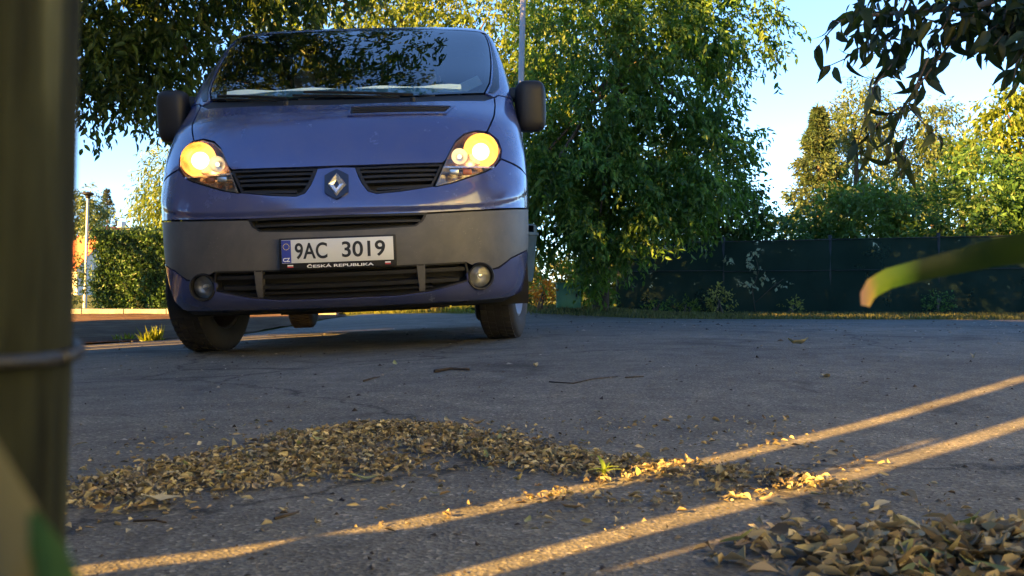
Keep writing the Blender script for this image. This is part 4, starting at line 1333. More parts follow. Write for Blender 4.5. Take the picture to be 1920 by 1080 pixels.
# clipped hedge on the left
def hedge():
    root = empty('hedge', (-9.4, 23.4, gz(-9.4, 23.4))); tag(root, 'tall clipped green hedge beside the park lamp, left of the van', 'hedge')
    rng = np.random.default_rng(71)
    n = 9000
    a = rng.random((n, 3)); face = rng.integers(0, 6, n)
    for k in range(n):
        f = face[k]
        if f < 3: a[k, 1] = rng.random() * .12
        elif f == 3: a[k, 2] = 1 - rng.random() * .07
        elif f == 4: a[k, 0] = rng.random() * .08
    S_ = np.array([5.2, 1.5, 1.93])
    P = a * S_ - np.array([.8, .75, 0])
    P += np.stack([.05 * np.sin(P[:, 2] * 7), .06 * np.sin(P[:, 0] * 5 + P[:, 2] * 4), .05 * np.sin(P[:, 0] * 6)], 1)
    per = 5
    base = np.repeat(P, per, 0) + rng.normal(size=(n * per, 3)) * .05
    A = unit(rng.normal(size=(n * per, 3)) + np.array([0, -.5, .6])); N = unit(rng.normal(size=(n * per, 3)) + np.array([0, -.6, .5]))
    Ls = .085 * (.7 + .6 * rng.random(n * per))
    V, F = leaf_mesh(base, A, N, Ls, Ls * .45)
    tag(link('foliage', np_mesh('foliage', V, F, np.repeat(pal(n * per, G_HEDGE, rng, .25), 4, 0)), LEAFD, root), kind='stuff')
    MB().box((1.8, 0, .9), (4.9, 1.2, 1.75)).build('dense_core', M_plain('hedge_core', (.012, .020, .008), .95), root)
    for k in range(7):
        MB().tube([(-.5 + .75 * k, -.1, -.1), (-.45 + .75 * k, -.2, .5), (-.6 + .75 * k, -.45, 1.0)], [.03, .02, .01], 6).build('stem', BARK, root, sm=True)
hedge()
bush('hedge_plant', 'pale loose shrub growing against the hedge end by the lamp', [(-11.7, 24.4, .4, .5, .5, .7, 250)], [(.05, .085, .02), (.08, .11, .03)], .10, 72, per=7)

# dark branch hanging into the picture at the upper right, leaves picked out one by one
def hanging_branch():
    rnd = random.Random(5)
    base = Vector((4.9, 3.3, 0))
    root = empty('walnut_tree', base); tag(root, 'tree whose dark drooping branch hangs into the upper right sky', 'tree')
    MB().tube([(0, 0, -.1), (-.05, .1, 1.2), (-.2, .3, 2.4), (-.6, .6, 3.0)], [.16, .13, .10, .07], 10).build('trunk', BARK, root, sm=True)
    def px(u, v, d): return Vector(((u - 960) / 1750 * d, d, CAM_H + (540 - v) / 1750 * d)) - base
    lm = M_leaf('walnut_leaf', .30, .5, [(.012, .022, .008), (.022, .036, .010), (.035, .055, .014)])
    lmes = [big_leaf_mesh('leaf', .105 * k, .044 * k, .2 + .25 * q, seg=4) for q, k in enumerate((1, .8, 1.15, .65))]
    for m in lmes: m.materials.append(lm)
    # twig paths in metres, hung around 4.4 m from the camera
    D = 4.5
    main = [(-.6, .6, 3.0)] + [tuple(px(*q)) for q in ((2150, -120, 4.1), (1960, -40, 4.3), (1840, 10, 4.4), (1740, 20, 4.5), (1620, 30, 4.6), (1560, 40, 4.6))]
    MB().tube(main, [.07, .035, .022, .016, .012, .008, .005], 8).build('limb', BARK, root, sm=True)
    T = [
        [(1840, 10, 4.4), (1760, 110, 4.4), (1700, 190, 4.4), (1670, 260, 4.4), (1690, 330, 4.35)],
        [(1740, 20, 4.5), (1690, 100, 4.5), (1640, 160, 4.45), (1620, 230, 4.4), (1605, 280, 4.4)],
        [(1740, 110, 4.4), (1722, 150, 4.4), (1703, 200, 4.4), (1740, 240, 4.35), (1770, 270, 4.3)],
        [(1670, 20, 4.6), (1625, 80, 4.6), (1585, 110, 4.6), (1540, 130, 4.6)],
        [(1580, 35, 4.6), (1555, 60, 4.6), (1532, 90, 4.6)],
        [(1960, -40, 4.3), (1900, 40, 4.3), (1860, 90, 4.3), (1800, 95, 4.35)],
        [(1990, -30, 4.2), (1950, 60, 4.2), (1905, 120, 4.2), (1900, 150, 4.2)],
        [(1860, 20, 4.4), (1810, 60, 4.4), (1760, 85, 4.45), (1735, 150, 4.4)],
        [(1700, 0, 4.55), (1680, 50, 4.6), (1650, 95, 4.55), (1620, 110, 4.55)],
        [(1900, -20, 4.35), (1880, 40, 4.3), (1850, 60, 4.3)],
        [(1790, 5, 4.45), (1770, 50, 4.4), (1745, 75, 4.4)],
        [(1640, 15, 4.6), (1610, 45, 4.6), (1580, 75, 4.6)],
        [(1690, 200, 4.4), (1665, 215, 4.4), (1640, 240, 4.4), (1625, 270, 4.38)],
        [(1700, 255, 4.4), (1690, 290, 4.38), (1700, 310, 4.36)],
        [(2050, -60, 4.2), (1990, 40, 4.15), (1960, 90, 4.1)],
        [(1930, -20, 4.3), (1890, 70, 4.3), (1910, 110, 4.3)],
    ]
    dens = [1.0, 1.2, .75, 1.25, 1.2, 1.2, 1.4, 1.0, 1.2, 1.4, 1.2, 1.2, 1.3, 1.0, 1.2, 1.3]
    nl = 0
    for pts, dn in zip(T, dens):
        P = [px(*q) for q in pts]
        MB().tube(P, [.006 - .0038 * k / (len(P) - 1) for k in range(len(P))], 6).build('twig', BARK, root, sm=True)
        for a, b in zip(P, P[1:]):
            L = (b - a).length; n = max(2, int(L / .032 * dn))
            dv = (b - a).normalized()
            for k in range(n):
                if nl >= 298: break
                p = a.lerp(b, (k + rnd.random()) / n)
                ax = (dv * rnd.uniform(.0, .9) + Vector((rnd.uniform(-.9, .9), rnd.uniform(-.6, .6), rnd.uniform(-1.3, .05)))).normalized()
                nn = Vector((rnd.uniform(-1, 1), rnd.uniform(-1.2, .4), rnd.uniform(-.2, 1))).normalized()
                xx = ax.cross(nn).normalized(); zz = xx.cross(ax)
                o = link('leaf', lmes[rnd.randrange(4)], None, root)
                M_ = Matrix((xx, ax, zz)).transposed().to_4x4(); M_.translation = p + Vector((rnd.uniform(-.02, .02), rnd.uniform(-.06, .06), rnd.uniform(-.02, .02)))
                o.matrix_local = M_; nl += 1
    # the rest of the crown above the frame
    foliage('crown', [(.4, -.4, 3.6, 1.6, 1.2, .8, 420), (-2.92, 1.2, 1.68, .24, .2, .09, 26), (-2.56, 1.1, 1.66, .22, .2, .10, 38), (-2.3, 1.0, 1.75, .3, .25, .2, 36)], [(.012, .022, .008), (.03, .05, .012)], .095, np.random.default_rng(77), 8, .22, .7, LEAF, root, .44, fine=True)
hanging_branch()
tree('lime_tree', 'unseen leafy tree added left of the hedge to keep it in shade', [(-15.0, 17.0, -.3, .2), (-15, 17, 1.5, .15), (-15, 17, 2.5, .1)], [(-15.0, 17.0, 3.4, 2.0, 2.0, 2.2, 260)], G_DARK, .2, 65, per=9, tw=.5)  # tree added out of view to shade the hedge
bush('dark_shrub', 'dark shrub behind the pole and the litter bin', [(.1, 17.5, .5, .9, .5, .7, 420)], G_DARK, .10, 66, per=8, tw=.25)
SHG = 'unseen trees added behind the board wall for shade'
for i, (x, y, z, lab) in enumerate([(-10.5, -2.2, 8.4, 'unseen tall tree added behind the board wall for shade, nearest to the viewpoint'), (-13.0, .6, 8.4, 'unseen tall tree added behind the board wall for shade, middle of the row'), (-15.5, 3.6, 8.4, 'unseen tall tree added behind the board wall for shade, farthest left'), (-9.1, -4.2, 8.4, 'unseen tall tree added behind the board wall for shade, near its low end')]):
    tree('added_shade_tree', lab, [(x, y, -.2, .25), (x, y, 3, .2), (x + .2, y, 6.5, .12)], [(x, y, z, 2.3, 2.3, 2.1, 300)], G_DARK, .26, 85 + i, per=8, tw=.6, group=SHG, shell=.3)  # out-of-view trees added to shade the fence and verge

tree('added_shade_tree', 'unseen rounded tree added behind the low wall end to shade the hanging branch', [(-5.3, -2.3, -.1, .16), (-5.3, -2.3, 2, .13), (-5.3, -2.3, 3.6, .08)], [(-5.3, -2.3, 4.9, 1.7, 1.7, 1.35, 1300)], G_DARK, .16, 89, per=9, tw=.4, group=SHG, shell=.2, droop=.2)  # added out of view so the hanging branch stays dark

# unseen house added behind the viewpoint: its sunlit wall fills the shaded road
def bounce_house():
    x0, y0, y1, h = 5.4, -10.5, 1.5, 6.0
    root = empty('bounce_house', (x0, (y0 + y1) / 2, 0)); tag(root, 'pale house added unseen behind the viewpoint on the right to bounce sunlight', 'house')
    L = y1 - y0; ww = M_plain('bounce_plaster', (.60, .78, .78), .9, var=.06, scale=2, bmp=.3)  # plaster tinted blue-green to keep the bounced sunlight neutral
    MB().box((3.5, 0, h / 2 - .1), (7, L, h + .2)).build('wall', ww, root)
    mb = MB(); o = .4
    for s in (-1, 1):
        a = [(3.5 + s * (3.5 + o), -L / 2 - o, h - .25), (3.5 + s * (3.5 + o), L / 2 + o, h - .25), (3.5, L / 2 + o, h + 2.6), (3.5, -L / 2 - o, h + 2.6)]
        V = a + [(p[0], p[1], p[2] + .15) for p in a]
        mb.add(V, [(0, 1, 2, 3), (4, 5, 6, 7), (0, 1, 5, 4), (1, 2, 6, 5), (3, 0, 4, 7)])
    mb.build('roof', M_plain('brown_tiles', (.20, .08, .05), .8, var=.3), root)
    for yy in (-3.2, .2, 3.2):
        for zz in (1.5, 4.1):
            wd = MB().bevbox((-.02, yy, zz), (.10, 1.1, 1.3), .01).build('window', PRINTW, root)
            MB().box((-.075, yy, zz), (.012, .92, 1.12)).build('pane', BLKGLOSS, wd)
bounce_house()

# the wood that closes the view far behind
def distant_wood():
    rng = np.random.default_rng(99); lob = []
    x = -150.
    while x < 110:
        w = rng.uniform(5, 9); h = rng.uniform(3.2, 5.2)
        lob.append((x, 135 + rng.uniform(-8, 8), h * .55, w, 4, h * .6, 130)); x += w * 1.1
    o, _ = foliage('distant_wood', lob, G_CON + G_DARK, .95, rng, 7, 1.6, .2, LEAFD, None, .6)
    tag(o, 'low dark wood along the horizon far behind everything', 'wood', kind='stuff')
distant_wood()
# ------------------------------------------------------------------ screen fence
def M_screen():
    m, nt, bs, out = nodes('shade_netting')
    nz = add_noise(nt, 1.2, 5)
    rp = ramp(nt, nz.outputs['Fac'], [(.3, (.010, .022, .016)), (.7, (.019, .035, .026))])
    nt.links.new(rp.outputs[0], bs.inputs['Base Color']); bs.inputs['Roughness'].default_value = .9; bs.inputs['Specular IOR Level'].default_value = .03
    tr = nt.nodes.new('ShaderNodeBsdfTransparent'); tr.inputs[0].default_value = (.75, .9, .85, 1)
    n2 = add_noise(nt, 1.7, 3)
    rr = ramp(nt, n2.outputs['Fac'], [(.45, (.015, .015, .015)), (.78, (.12, .12, .12))])
    mx = nt.nodes.new('ShaderNodeMixShader')
    nt.links.new(rr.outputs[0], mx.inputs[0]); nt.links.new(bs.outputs[0], mx.inputs[1]); nt.links.new(tr.outputs[0], mx.inputs[2])
    nt.links.new(mx.outputs[0], out.inputs[0])
    return m
NET = M_screen()
def fence():
    f0 = Vector((1.4, 16.3)); f1 = Vector((15.0, 15.4))
    d = (f1 - f0).normalized(); L = (f1 - f0).length
    root = empty('screen_fence', (f0.x, f0.y, gz(f0.x, f0.y))); tag(root, 'long fence covered with dark green netting along the verge', 'fence')
    zb = gz(6, 16)
    top = lambda s: 1.04 + .018 * s + zb * 0
    sp = 1.81; n = int(L / sp)
    for k in range(n + 1):
        s = .75 + k * sp - .3
        p = Vector((d.x * s, d.y * s, 0))
        gzk = gz(f0.x + p.x, f0.y + p.y) - root.location.z
        MB().tube([(p.x, p.y, gzk - .1), (p.x, p.y, top(s) + .18)], .032, 8).build('post', POSTG, root, sm=True)
        if k < n:
            q = Vector((d.x * (s + sp), d.y * (s + sp), 0))
            mb = MB(); nn = 10; mm = 8; V = []
            for i in range(nn + 1):
                for j in range(mm + 1):
                    u = i / nn; w = j / mm
                    b = p.lerp(q, u); g = gz(f0.x + b.x, f0.y + b.y) - root.location.z + .02
                    sag = .02 * math.sin(math.pi * u) * w
                    V.append((b.x, b.y - .03 - .012 * math.sin(6.28 * u * 2 + j) * math.sin(w * 5), lerp(g, lerp(top(s), top(s + sp), u) + .12 - sag, w)))
            mb.add(V, [(i * (mm + 1) + j, (i + 1) * (mm + 1) + j, (i + 1) * (mm + 1) + j + 1, i * (mm + 1) + j + 1) for i in range(nn) for j in range(mm)])
            mb.build('netting_panel', NET, root, sm=True)
            for hz in (.55, 1.0):
                MB().tube([(p.x, p.y - .055, lerp(gzk, top(s), hz) + .1), (q.x, q.y - .055, lerp(gzk, top(s + sp), hz) + .1)], .008, 6).build('wire', POSTG, root, sm=True)
fence()

# ------------------------------------------------------------------ lamp, pole with litter bin, cabinet
def park_lamp():
    x, y = -11.9, 26.0; g = gz(x, y)
    root = empty('park_lamp', (x, y, g)); tag(root, 'slim grey park lamp standing at the end of the hedge', 'lamp')
    root.rotation_euler = (0, R(1.6), 0)
    MB().tube([(0, 0, -.1), (0, 0, .55), (0, 0, .6), (0, 0, 3.05)], [.055, .055, .04, .036], 10).build('mast', METALG, root, auto=40)
    MB().lathe([(.0005, 3.04), (.06, 3.05), (.075, 3.12), (.16, 3.16), (.165, 3.19), (.12, 3.22), (.0005, 3.235)], 20).build('lantern', BLKPL, root, auto=40)
park_lamp()
tag(MB().tube([(0, 0, -.2), (.02, 0, 1.5), (.13, 0, 6.2)], [.042, .040, .034], 12).build('tall_pole', METALG, sm=True), 'tall thin pale metal pole rising behind the door mirror', 'pole').location = (.06, 12.0, gz(.06, 12.0))
def litter_bin():
    x, y = .12, 11.65; g = gz(x, y)
    root = empty('litter_bin', (x, y, g)); tag(root, 'grey green litter bin fixed to the pole behind the van', 'bin')
    c = .5
    MB().lathe([(.0005, c), (.13, c), (.145, c + .03), (.19, c + .56), (.20, c + .57), (.20, c + .60), (.18, c + .60)], 28).build('bucket', BINM, root, auto=40)
    MB().lathe([(.205, c + .57), (.212, c + .575), (.212, c + .605), (.20, c + .61)], 28).build('rim', BINM, root, auto=40)
    mb = MB()
    n = 28
    prof = [(.19, c + .60), (.188, c + .69), (.17, c + .71), (.0005, c + .72)]
    mb.lathe(prof, n)
    keep = [f for f in mb.f if not (all(i < 2 * n for i in f) and 17 <= min(i % n for i in f) <= 24 and max(i % n for i in f) < 27)]
    mb.f = keep
    mb.build('hood', BINM, root, auto=40)
    MB().box((-.05, .22, c + .40), (.06, .14, .05)).build('bracket', METALG, root)
litter_bin()
def cabinet():
    x, y = .84, 13.9; g = gz(x, y)
    root = empty('utility_cabinet', (x, y, g)); tag(root, 'small green metal cabinet at the foot of the big tree', 'cabinet')
    MB().bevbox((0, 0, .19), (.36, .24, .36), .008).build('housing', GRBOX, root, auto=40)
    MB().bevbox((0, -.126, .19), (.31, .012, .30), .004).build('door', GRBOX, root, auto=40)
    MB().bevbox((0, 0, .378), (.39, .27, .018), .004).build('lid', GRBOX, root, auto=40)
    MB().box((.11, -.136, .2), (.02, .012, .05)).build('handle', BLKPL, root)
cabinet()
bush('rust_shrub', 'small orange leaved shrub below the litter bin', [(.46, 13.8, .22, .13, .12, .16, 110)], [(.45, .14, .03), (.55, .25, .05), (.40, .20, .06)], .05, 91, per=6, tw=.1, stems=True)
for i, (x, n_, lab) in enumerate([(2.2, 500, 'dark undergrowth behind the first netting bays'), (4.3, 560, 'dark undergrowth behind the netting left of the pale shrub'), (6.6, 560, 'dark undergrowth behind the middle netting bays'), (9.3, 560, 'dark undergrowth behind the last netting bays')]):
    bush('undergrowth', lab, [(x, 17.0, .3, 1.35, .35, .6, n_)], G_DARK, .11, 95 + i, per=8, tw=.25, group='undergrowth behind the fence')
# weeds along the fence foot
wk = [(3.55, 15.9, .40, [(.22, .24, .05), (.32, .30, .08)], 'yellow leaved weed at the fence foot with sunlight put in its colour, tallest of the row'), (2.5, 15.9, .22, G_MID, 'low leafy weed at the fence foot near the green cabinet'),  # sunlight put into the leaf colours of the yellow weeds
      (3.0, 15.85, .20, G_YEL, 'small yellow green weed at the fence foot, second from the cabinet'), (4.75, 15.8, .20, [(.22, .24, .05), (.32, .30, .08)], 'small yellow weed with sunlight put in its colour, right of the tallest one'),
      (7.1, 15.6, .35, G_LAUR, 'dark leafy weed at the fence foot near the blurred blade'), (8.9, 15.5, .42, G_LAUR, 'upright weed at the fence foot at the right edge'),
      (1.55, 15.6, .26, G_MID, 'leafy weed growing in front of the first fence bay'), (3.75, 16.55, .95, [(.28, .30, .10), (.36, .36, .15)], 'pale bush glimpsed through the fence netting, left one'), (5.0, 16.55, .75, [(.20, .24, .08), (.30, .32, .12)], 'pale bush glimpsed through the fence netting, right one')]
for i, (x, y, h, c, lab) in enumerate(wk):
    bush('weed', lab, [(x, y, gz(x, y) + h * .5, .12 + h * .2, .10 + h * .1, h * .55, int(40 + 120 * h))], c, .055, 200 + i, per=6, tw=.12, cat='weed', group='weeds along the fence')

def vine():
    x0, y0 = 4.15, 15.98
    root = empty('dapple_vine', (x0, y0, gz(x0, y0))); tag(root, 'added vine on the dark netting, pale leaves painted as sun dapples', 'vine')
    rng = np.random.default_rng(97)
    foliage('foliage', [(0, 0, .98, .13, .03, .16, 16), (.12, 0, .72, .10, .03, .10, 10), (-.12, 0, .55, .07, .03, .08, 5), (.5, -.02, .55, .10, .03, .10, 9), (-.4, .02, .98, .05, .03, .05, 4)], [(.24, .28, .17), (.34, .37, .24)], .075, rng, 4, .10, .6, LEAF, root, .6)  # pale leaf colours stand for sun dapples on the netting
    MB().tube([(.02, 0, 0), (-.03, .01, .4), (.08, 0, .75), (0, .01, 1.05)], [.008, .006, .005, .003], 6).build('stem', BARK, root, sm=True)
    MB().tube([(.02, 0, .2), (.3, 0, .45), (.5, 0, .6)], [.006, .005, .003], 6).build('stem', BARK, root, sm=True)
vine()
# ------------------------------------------------------------------ far houses
def house(label, x, y, w, dpt, hw, hr, rot, wall, roofc):
    g = gz(x, y)
    root = empty('house', (x, y, g), (0, 0, rot)); tag(root, label, 'house', 'red roofed houses far left')
    mb = MB()
    V = [(-w / 2, -dpt / 2, -.2), (w / 2, -dpt / 2, -.2), (w / 2, dpt / 2, -.2), (-w / 2, dpt / 2, -.2), (-w / 2, -dpt / 2, hw), (w / 2, -dpt / 2, hw), (w / 2, dpt / 2, hw), (-w / 2, dpt / 2, hw), (-w / 2, 0, hw + hr), (w / 2, 0, hw + hr)]
    mb.add(V, [(0, 1, 5, 4), (1, 2, 6, 9, 5), (2, 3, 7, 6), (3, 0, 4, 8, 7)]).build('wall', wall, root)
    mb = MB(); o = .35; t = .12; k = hr / (dpt / 2)
    for s in (-1, 1):
        a = [(-w / 2 - o, s * (dpt / 2 + o), hw - o * k), (w / 2 + o, s * (dpt / 2 + o), hw - o * k), (w / 2 + o, 0, hw + hr), (-w / 2 - o, 0, hw + hr)]
        V = a + [(p[0], p[1], p[2] + t) for p in a]
        mb.add(V, [(0, 1, 2, 3), (4, 5, 6, 7), (0, 1, 5, 4), (1, 2, 6, 5), (3, 0, 4, 7)])
    rf = mb.build('roof', roofc, root)
    MB().box((w * .2, .2, hw + hr + .2), (.5, .5, .9)).build('chimney', wall, rf)
    for xx in (-w * .25, w * .25):
        wd = MB().bevbox((xx, -dpt / 2 - .02, hw * .55), (.9, .08, 1.1), .01).build('window', PRINTW, root)
        MB().box((xx, -dpt / 2 - .065, hw * .55), (.74, .012, .94)).build('pane', BLKGLOSS, wd)
ROOF = M_plain('red_roof', (.36, .07, .04), .8, var=.25, scale=6); ROOF2 = M_plain('orange_roof', (.45, .12, .04), .8, var=.25, scale=6)
WALLW = M_plain('white_wall', (.6, .57, .5), .9, var=.1)
house('far house with a red roof and white gable above the hedge', -35.0, 82, 5.0, 6.0, 3.0, 2.8, R(60), WALLW, ROOF)
house('far low house with an orange red roof left of the park lamp', -36.2, 78, 5.5, 5.0, 2.3, 2.4, R(-25), WALLW, ROOF2)

# ------------------------------------------------------------------ grass
def grass(name, label, region, n, h, cols, seed, cat='grass', clump=0):
    rng = np.random.default_rng(seed)
    xs = [p[0] for p in region]; ys = [p[1] for p in region]
    P = []
    while len(P) < n:
        x = rng.uniform(min(xs), max(xs)); y = rng.uniform(min(ys), max(ys))
        if pip(region, x, y): P.append((x, y, gz(x, y) - .01))
    P = np.array(P)
    A = unit(rng.normal(size=(n, 3)) * .45 + np.array([0, 0, 1])); N = unit(rng.normal(size=(n, 3)) + np.array([0, -.6, 0]))
    Ls = h * (.5 + rng.random(n)); V, F = leaf_mesh(P, A, N, Ls, np.minimum(Ls * .16, .012) + .004, .1)
    o = link(name, np_mesh(name, V, F, np.repeat(pal(n, cols, rng, .25), 4, 0)), LEAF)
    tag(o, label, cat, kind='stuff')
GR_V = [(.060, .070, .022), (.09, .10, .03), (.13, .125, .05)]
grass('verge_grass', 'short dull grass verge between the asphalt and the netted fence', [(.3, 13.3), (2, 12.8), (5, 12.4), (9, 11.9), (14, 11.5), (14, 15.6), (1.4, 16.2), (-.6, 18), (-.6, 15.1)], 30000, .055, GR_V, 301)
grass('lawn_grass', 'sunlit yellow green lawn seen beneath the van', [(-3.2, 18.4), (-1.2, 18.3), (0, 16), (4, 24), (-5, 28), (-7.5, 24)], 22000, .12, [(.10, .12, .02), (.16, .16, .03)], 302)
for i, (x, y, n, h, lab) in enumerate([(-3.08, 8.0, 110, .11, 'bright grass tuft at the asphalt edge nearest the front wheel'), (-3.5, 8.4, 60, .07, 'small grass tuft at the asphalt edge left of the larger one')]):
    grass('grass_tuft', lab, [(x + .09 * math.cos(k), y + .12 * math.sin(k)) for k in range(6)], n, h, [(.10, .14, .02), (.15, .17, .03)], 310 + i, 'grass tuft')
    bpy.data.objects[-1] if False else None

# ------------------------------------------------------------------ fallen leaves
DRYC = [(.13, .10, .060), (.24, .20, .115), (.36, .315, .19), (.16, .115, .07), (.27, .25, .13)]
DRYM = M_leaf('fallen_dry_leaf', .12, .8, DRYC)
DRYG = M_leaf('fallen_green_leaf', .2, .6, [(.13, .17, .055), (.26, .27, .11), (.19, .22, .08)])
def curled_leaf(L, W, curl, roll, seed):
    rnd = random.Random(seed); V = []; F = []; seg = 5
    for i in range(seg + 1):
        t = i / seg
        w = W * .5 * max(.04, math.sin(math.pi * (t * .93 + .05))) ** .8
        y = L * (t - .5); z = curl * L * (t - .5) ** 2 * 2 + rnd.uniform(-.04, .04) * L
        for q in (-1, 0, 1):
            V.append((q * w * (1 - roll * .35) + rnd.uniform(-.05, .05) * W, y + rnd.uniform(-.03, .03) * L, z + abs(q) * w * roll + rnd.uniform(-.05, .05) * W))
    for i in range(seg):
        a = i * 3; b = a + 3
        F += [(a, a + 1, b + 1, b), (a + 1, a + 2, b + 2, b + 1)]
    me = bpy.data.meshes.new('fallen_leaf'); me.from_pydata(V, [], F); smooth(me)
    return me
LM = []
for k in range(8):
    m = curled_leaf(1, .38 + .07 * (k % 3), random.Random(k).uniform(-.5, .7), random.Random(k + 50).uniform(.1, .9), k); m.materials.append(DRYM); LM.append(m)
LG = []
for k in range(4):
    m = curled_leaf(1, .40, .3, .3, 90 + k); m.materials.append(DRYG); LG.append(m)
frnd = random.Random(17)
def fallen(x, y, L, label, group, lift=0., green=False, tilt=.3):
    o = link('fallen_leaf', (LG if green else LM)[frnd.randrange(4 if green else 8)])
    o.location = (x, y, gz(x, y) + .004 + lift + L * .06)
    o.rotation_euler = (frnd.uniform(-tilt, tilt), frnd.uniform(-tilt, tilt), frnd.uniform(0, 6.28))
    o.scale = (L, L, L * frnd.uniform(.6, 1.1))
    tag(o, label, 'leaf', group)
    return o

# the long heap: a crescent of crumbled leaves; height from distance to its spine
SPINE = [(-.60, 1.25, .09, .45), (-.54, 1.33, .12, .75), (-.46, 1.45, .15, .85), (-.36, 1.56, .16, .95), (-.24, 1.50, .12, .6), (-.34, 1.74, .13, 1.0), (-.26, 1.88, .10, 1.15), (-.17, 1.86, .09, 1.05), (-.08, 1.72, .12, .95), (.0, 1.62, .11, .9), (.08, 1.55, .10, .85),
         (.16, 1.49, .10, .8), (.24, 1.46, .09, .75), (.32, 1.44, .08, .7), (.40, 1.40, .07, .6), (.46, 1.34, .06, .5), (.08, 1.28, .08, .28), (.20, 1.27, .07, .3), (.30, 1.30, .06, .4)]
def heap_h(x, y):
    h = 0
    for sx, sy_, r, a in SPINE:
        d2 = ((x - sx) ** 2 + (y - sy_) ** 2) / (r * r)
        h = max(h, a * math.exp(-d2 * 1.1))
    return h
def leaf_heap():
    rng = np.random.default_rng(401)
    P = []; Hs = []
    while len(P) < 10500:
        x = rng.uniform(-.75, .62); y = rng.uniform(1.1, 2.05)
        h = heap_h(x, y)
        patch = .5 + .5 * math.sin(x * 41 + 3 * math.sin(y * 23)) * math.sin(y * 37 + 2 * math.sin(x * 29))
        if rng.random() < (h * 1.2 - .14) * (.25 + .75 * patch) or rng.random() < .012:
            P.append((x, y, gz(x, y) + .004 + .013 * h * rng.random())); Hs.append(h)
    P = np.array(P); n = len(P)
    A = unit(rng.normal(size=(n, 3)) * np.array([1, 1, .28])); N = unit(rng.normal(size=(n, 3)) * .5 + np.array([0, 0, 1]))
    Ls = .005 + .015 * rng.random(n) ** 1.8
    V, F = leaf_mesh6(P - A * Ls[:, None] * .5, A, N, Ls, Ls * (.22 + .36 * rng.random(n)), .45)
    V += rng.normal(size=V.shape) * .0009
    V[:, 2] = np.maximum(V[:, 2], np.array([gz(0, 1) + .003]))
    o = link('leaf_litter', np_mesh('leaf_litter', V, F, np.repeat(pal(n, DRYC, rng, .28), 6, 0)), DRY)
    tag(o, 'long low heap of crumbled brown leaves across the asphalt', 'leaf litter', kind='stuff')
leaf_heap()
n = 0
while n < 90:
    x = frnd.uniform(-.7, .6); y = frnd.uniform(1.12, 2.0)
    h = heap_h(x, y)
    if frnd.random() < h:
        fallen(x, y, frnd.uniform(.012, .026), 'dry brown leaf lying in the long crumbled heap', 'leaves in the long heap', .011 * h, frnd.random() < .08, .5); n += 1
# the near heap at the lower right corner
def near_h(x, y): return math.exp(-(((x - .58) / .14) ** 2 + ((y - .99) / .085) ** 2)) + .32 * math.exp(-(((x - .38) / .09) ** 2 + ((y - 1.0) / .08) ** 2))
n = 0
while n < 165:
    x = frnd.uniform(.2, .8); y = frnd.uniform(.85, 1.26)
    h = near_h(x, y)
    if frnd.random() < h:
        g = frnd.random() < .42
        fallen(x, y, frnd.uniform(.016, .052), 'fresh green leaf in the near heap at the lower right corner' if g else 'dry pale leaf in the near heap at the lower right corner', 'leaves in the near heap', frnd.random() * .03 * min(1, h), g, .7); n += 1
def near_litter():
    rng = np.random.default_rng(402); P = []
    while len(P) < 1500:
        x = rng.uniform(.15, .85); y = rng.uniform(.82, 1.3); h = near_h(x, y)
        if rng.random() < h: P.append((x, y, .005 + .03 * h * rng.random()))
    P = np.array(P); n = len(P); A = unit(rng.normal(size=(n, 3)) * np.array([1, 1, .3])); N = unit(rng.normal(size=(n, 3)) * .5 + np.array([0, 0, 1]))
    Ls = .012 + .025 * rng.random(n)
    V, F = leaf_mesh6(P - A * Ls[:, None] * .5, A, N, Ls, Ls * .45, .4); V += rng.normal(size=V.shape) * .0014; V[:, 2] = np.maximum(V[:, 2], .004)
    tag(link('leaf_litter', np_mesh('leaf_litter', V, F, np.repeat(pal(n, DRYC, rng, .28), 6, 0)), DRY), 'crumbled leaves under the near heap at the lower right corner', 'leaf litter', kind='stuff')
near_litter()
# single leaves scattered on the road
single = [(1548, 707, .06, 'single pale leaf on the open asphalt right of the van', False), (741, 686, .05, 'single yellow green leaf on the asphalt just before the van', True), (1005, 691, .05, 'single dry leaf on the asphalt below the right fog lamp', False),
          (1095, 832, .022, 'single pale leaf just beyond the long heap', True), (1320, 835, .016, 'tiny leaf on the asphalt beyond the right end of the heap', False), (1705, 938, .036, 'lone dry leaf between the near heap and the sun streak', False),
          (1655, 950, .036, 'curled leaf left of the lone one by the near heap', False), (1498, 650, .10, 'dark dry leaf on the far asphalt near the verge', False), (1825, 670, .06, 'dark leaf bit on the far asphalt at the right', False),
          (150, 838, .026, 'pale leaf on the asphalt next to the blurred post', False), (815, 931, .020, 'small pale leaf between heap and sun streak', True), (1072, 962, .03, 'pale leaf between the two sun streaks', False), (990, 985, .022, 'green leaf between the two sun streaks', True),
          (300, 948, .055, 'long pale leaf at the lower left edge of the long heap', False), (680, 906, .045, 'long green leaf at the lower edge of the long heap', True), (570, 868, .03, 'pale leaf lying on top of the long heap', False),
          (905, 823, .03, 'grey leaf at the upper rim of the long heap', False), (897, 800, .03, 'pale forked leaf bit above the long heap', False), (1120, 775, .024, 'little pale leaf on the middle asphalt', False), (1385, 840, .02, 'little leaf left of the first sun streak', False), (1350, 900, .045, 'large dry leaf beside the second sun streak', False), (1450, 945, .04, 'curled leaf below the second sun streak', False), (1475, 985, .04, 'leaf at the tip of the thin sun streak', False)]
for u, v, L, lab, g in single:
    d = CAM_H * 1750 / (v - 540); x = (u - 960) / 1750 * d
    for _ in range(4):
        d = (CAM_H - gz(x, d)) * 1750 / (v - 540); x = (u - 960) / 1750 * d
    fallen(x, d, L, lab, 'single leaves scattered on the road', .0, g, .25)
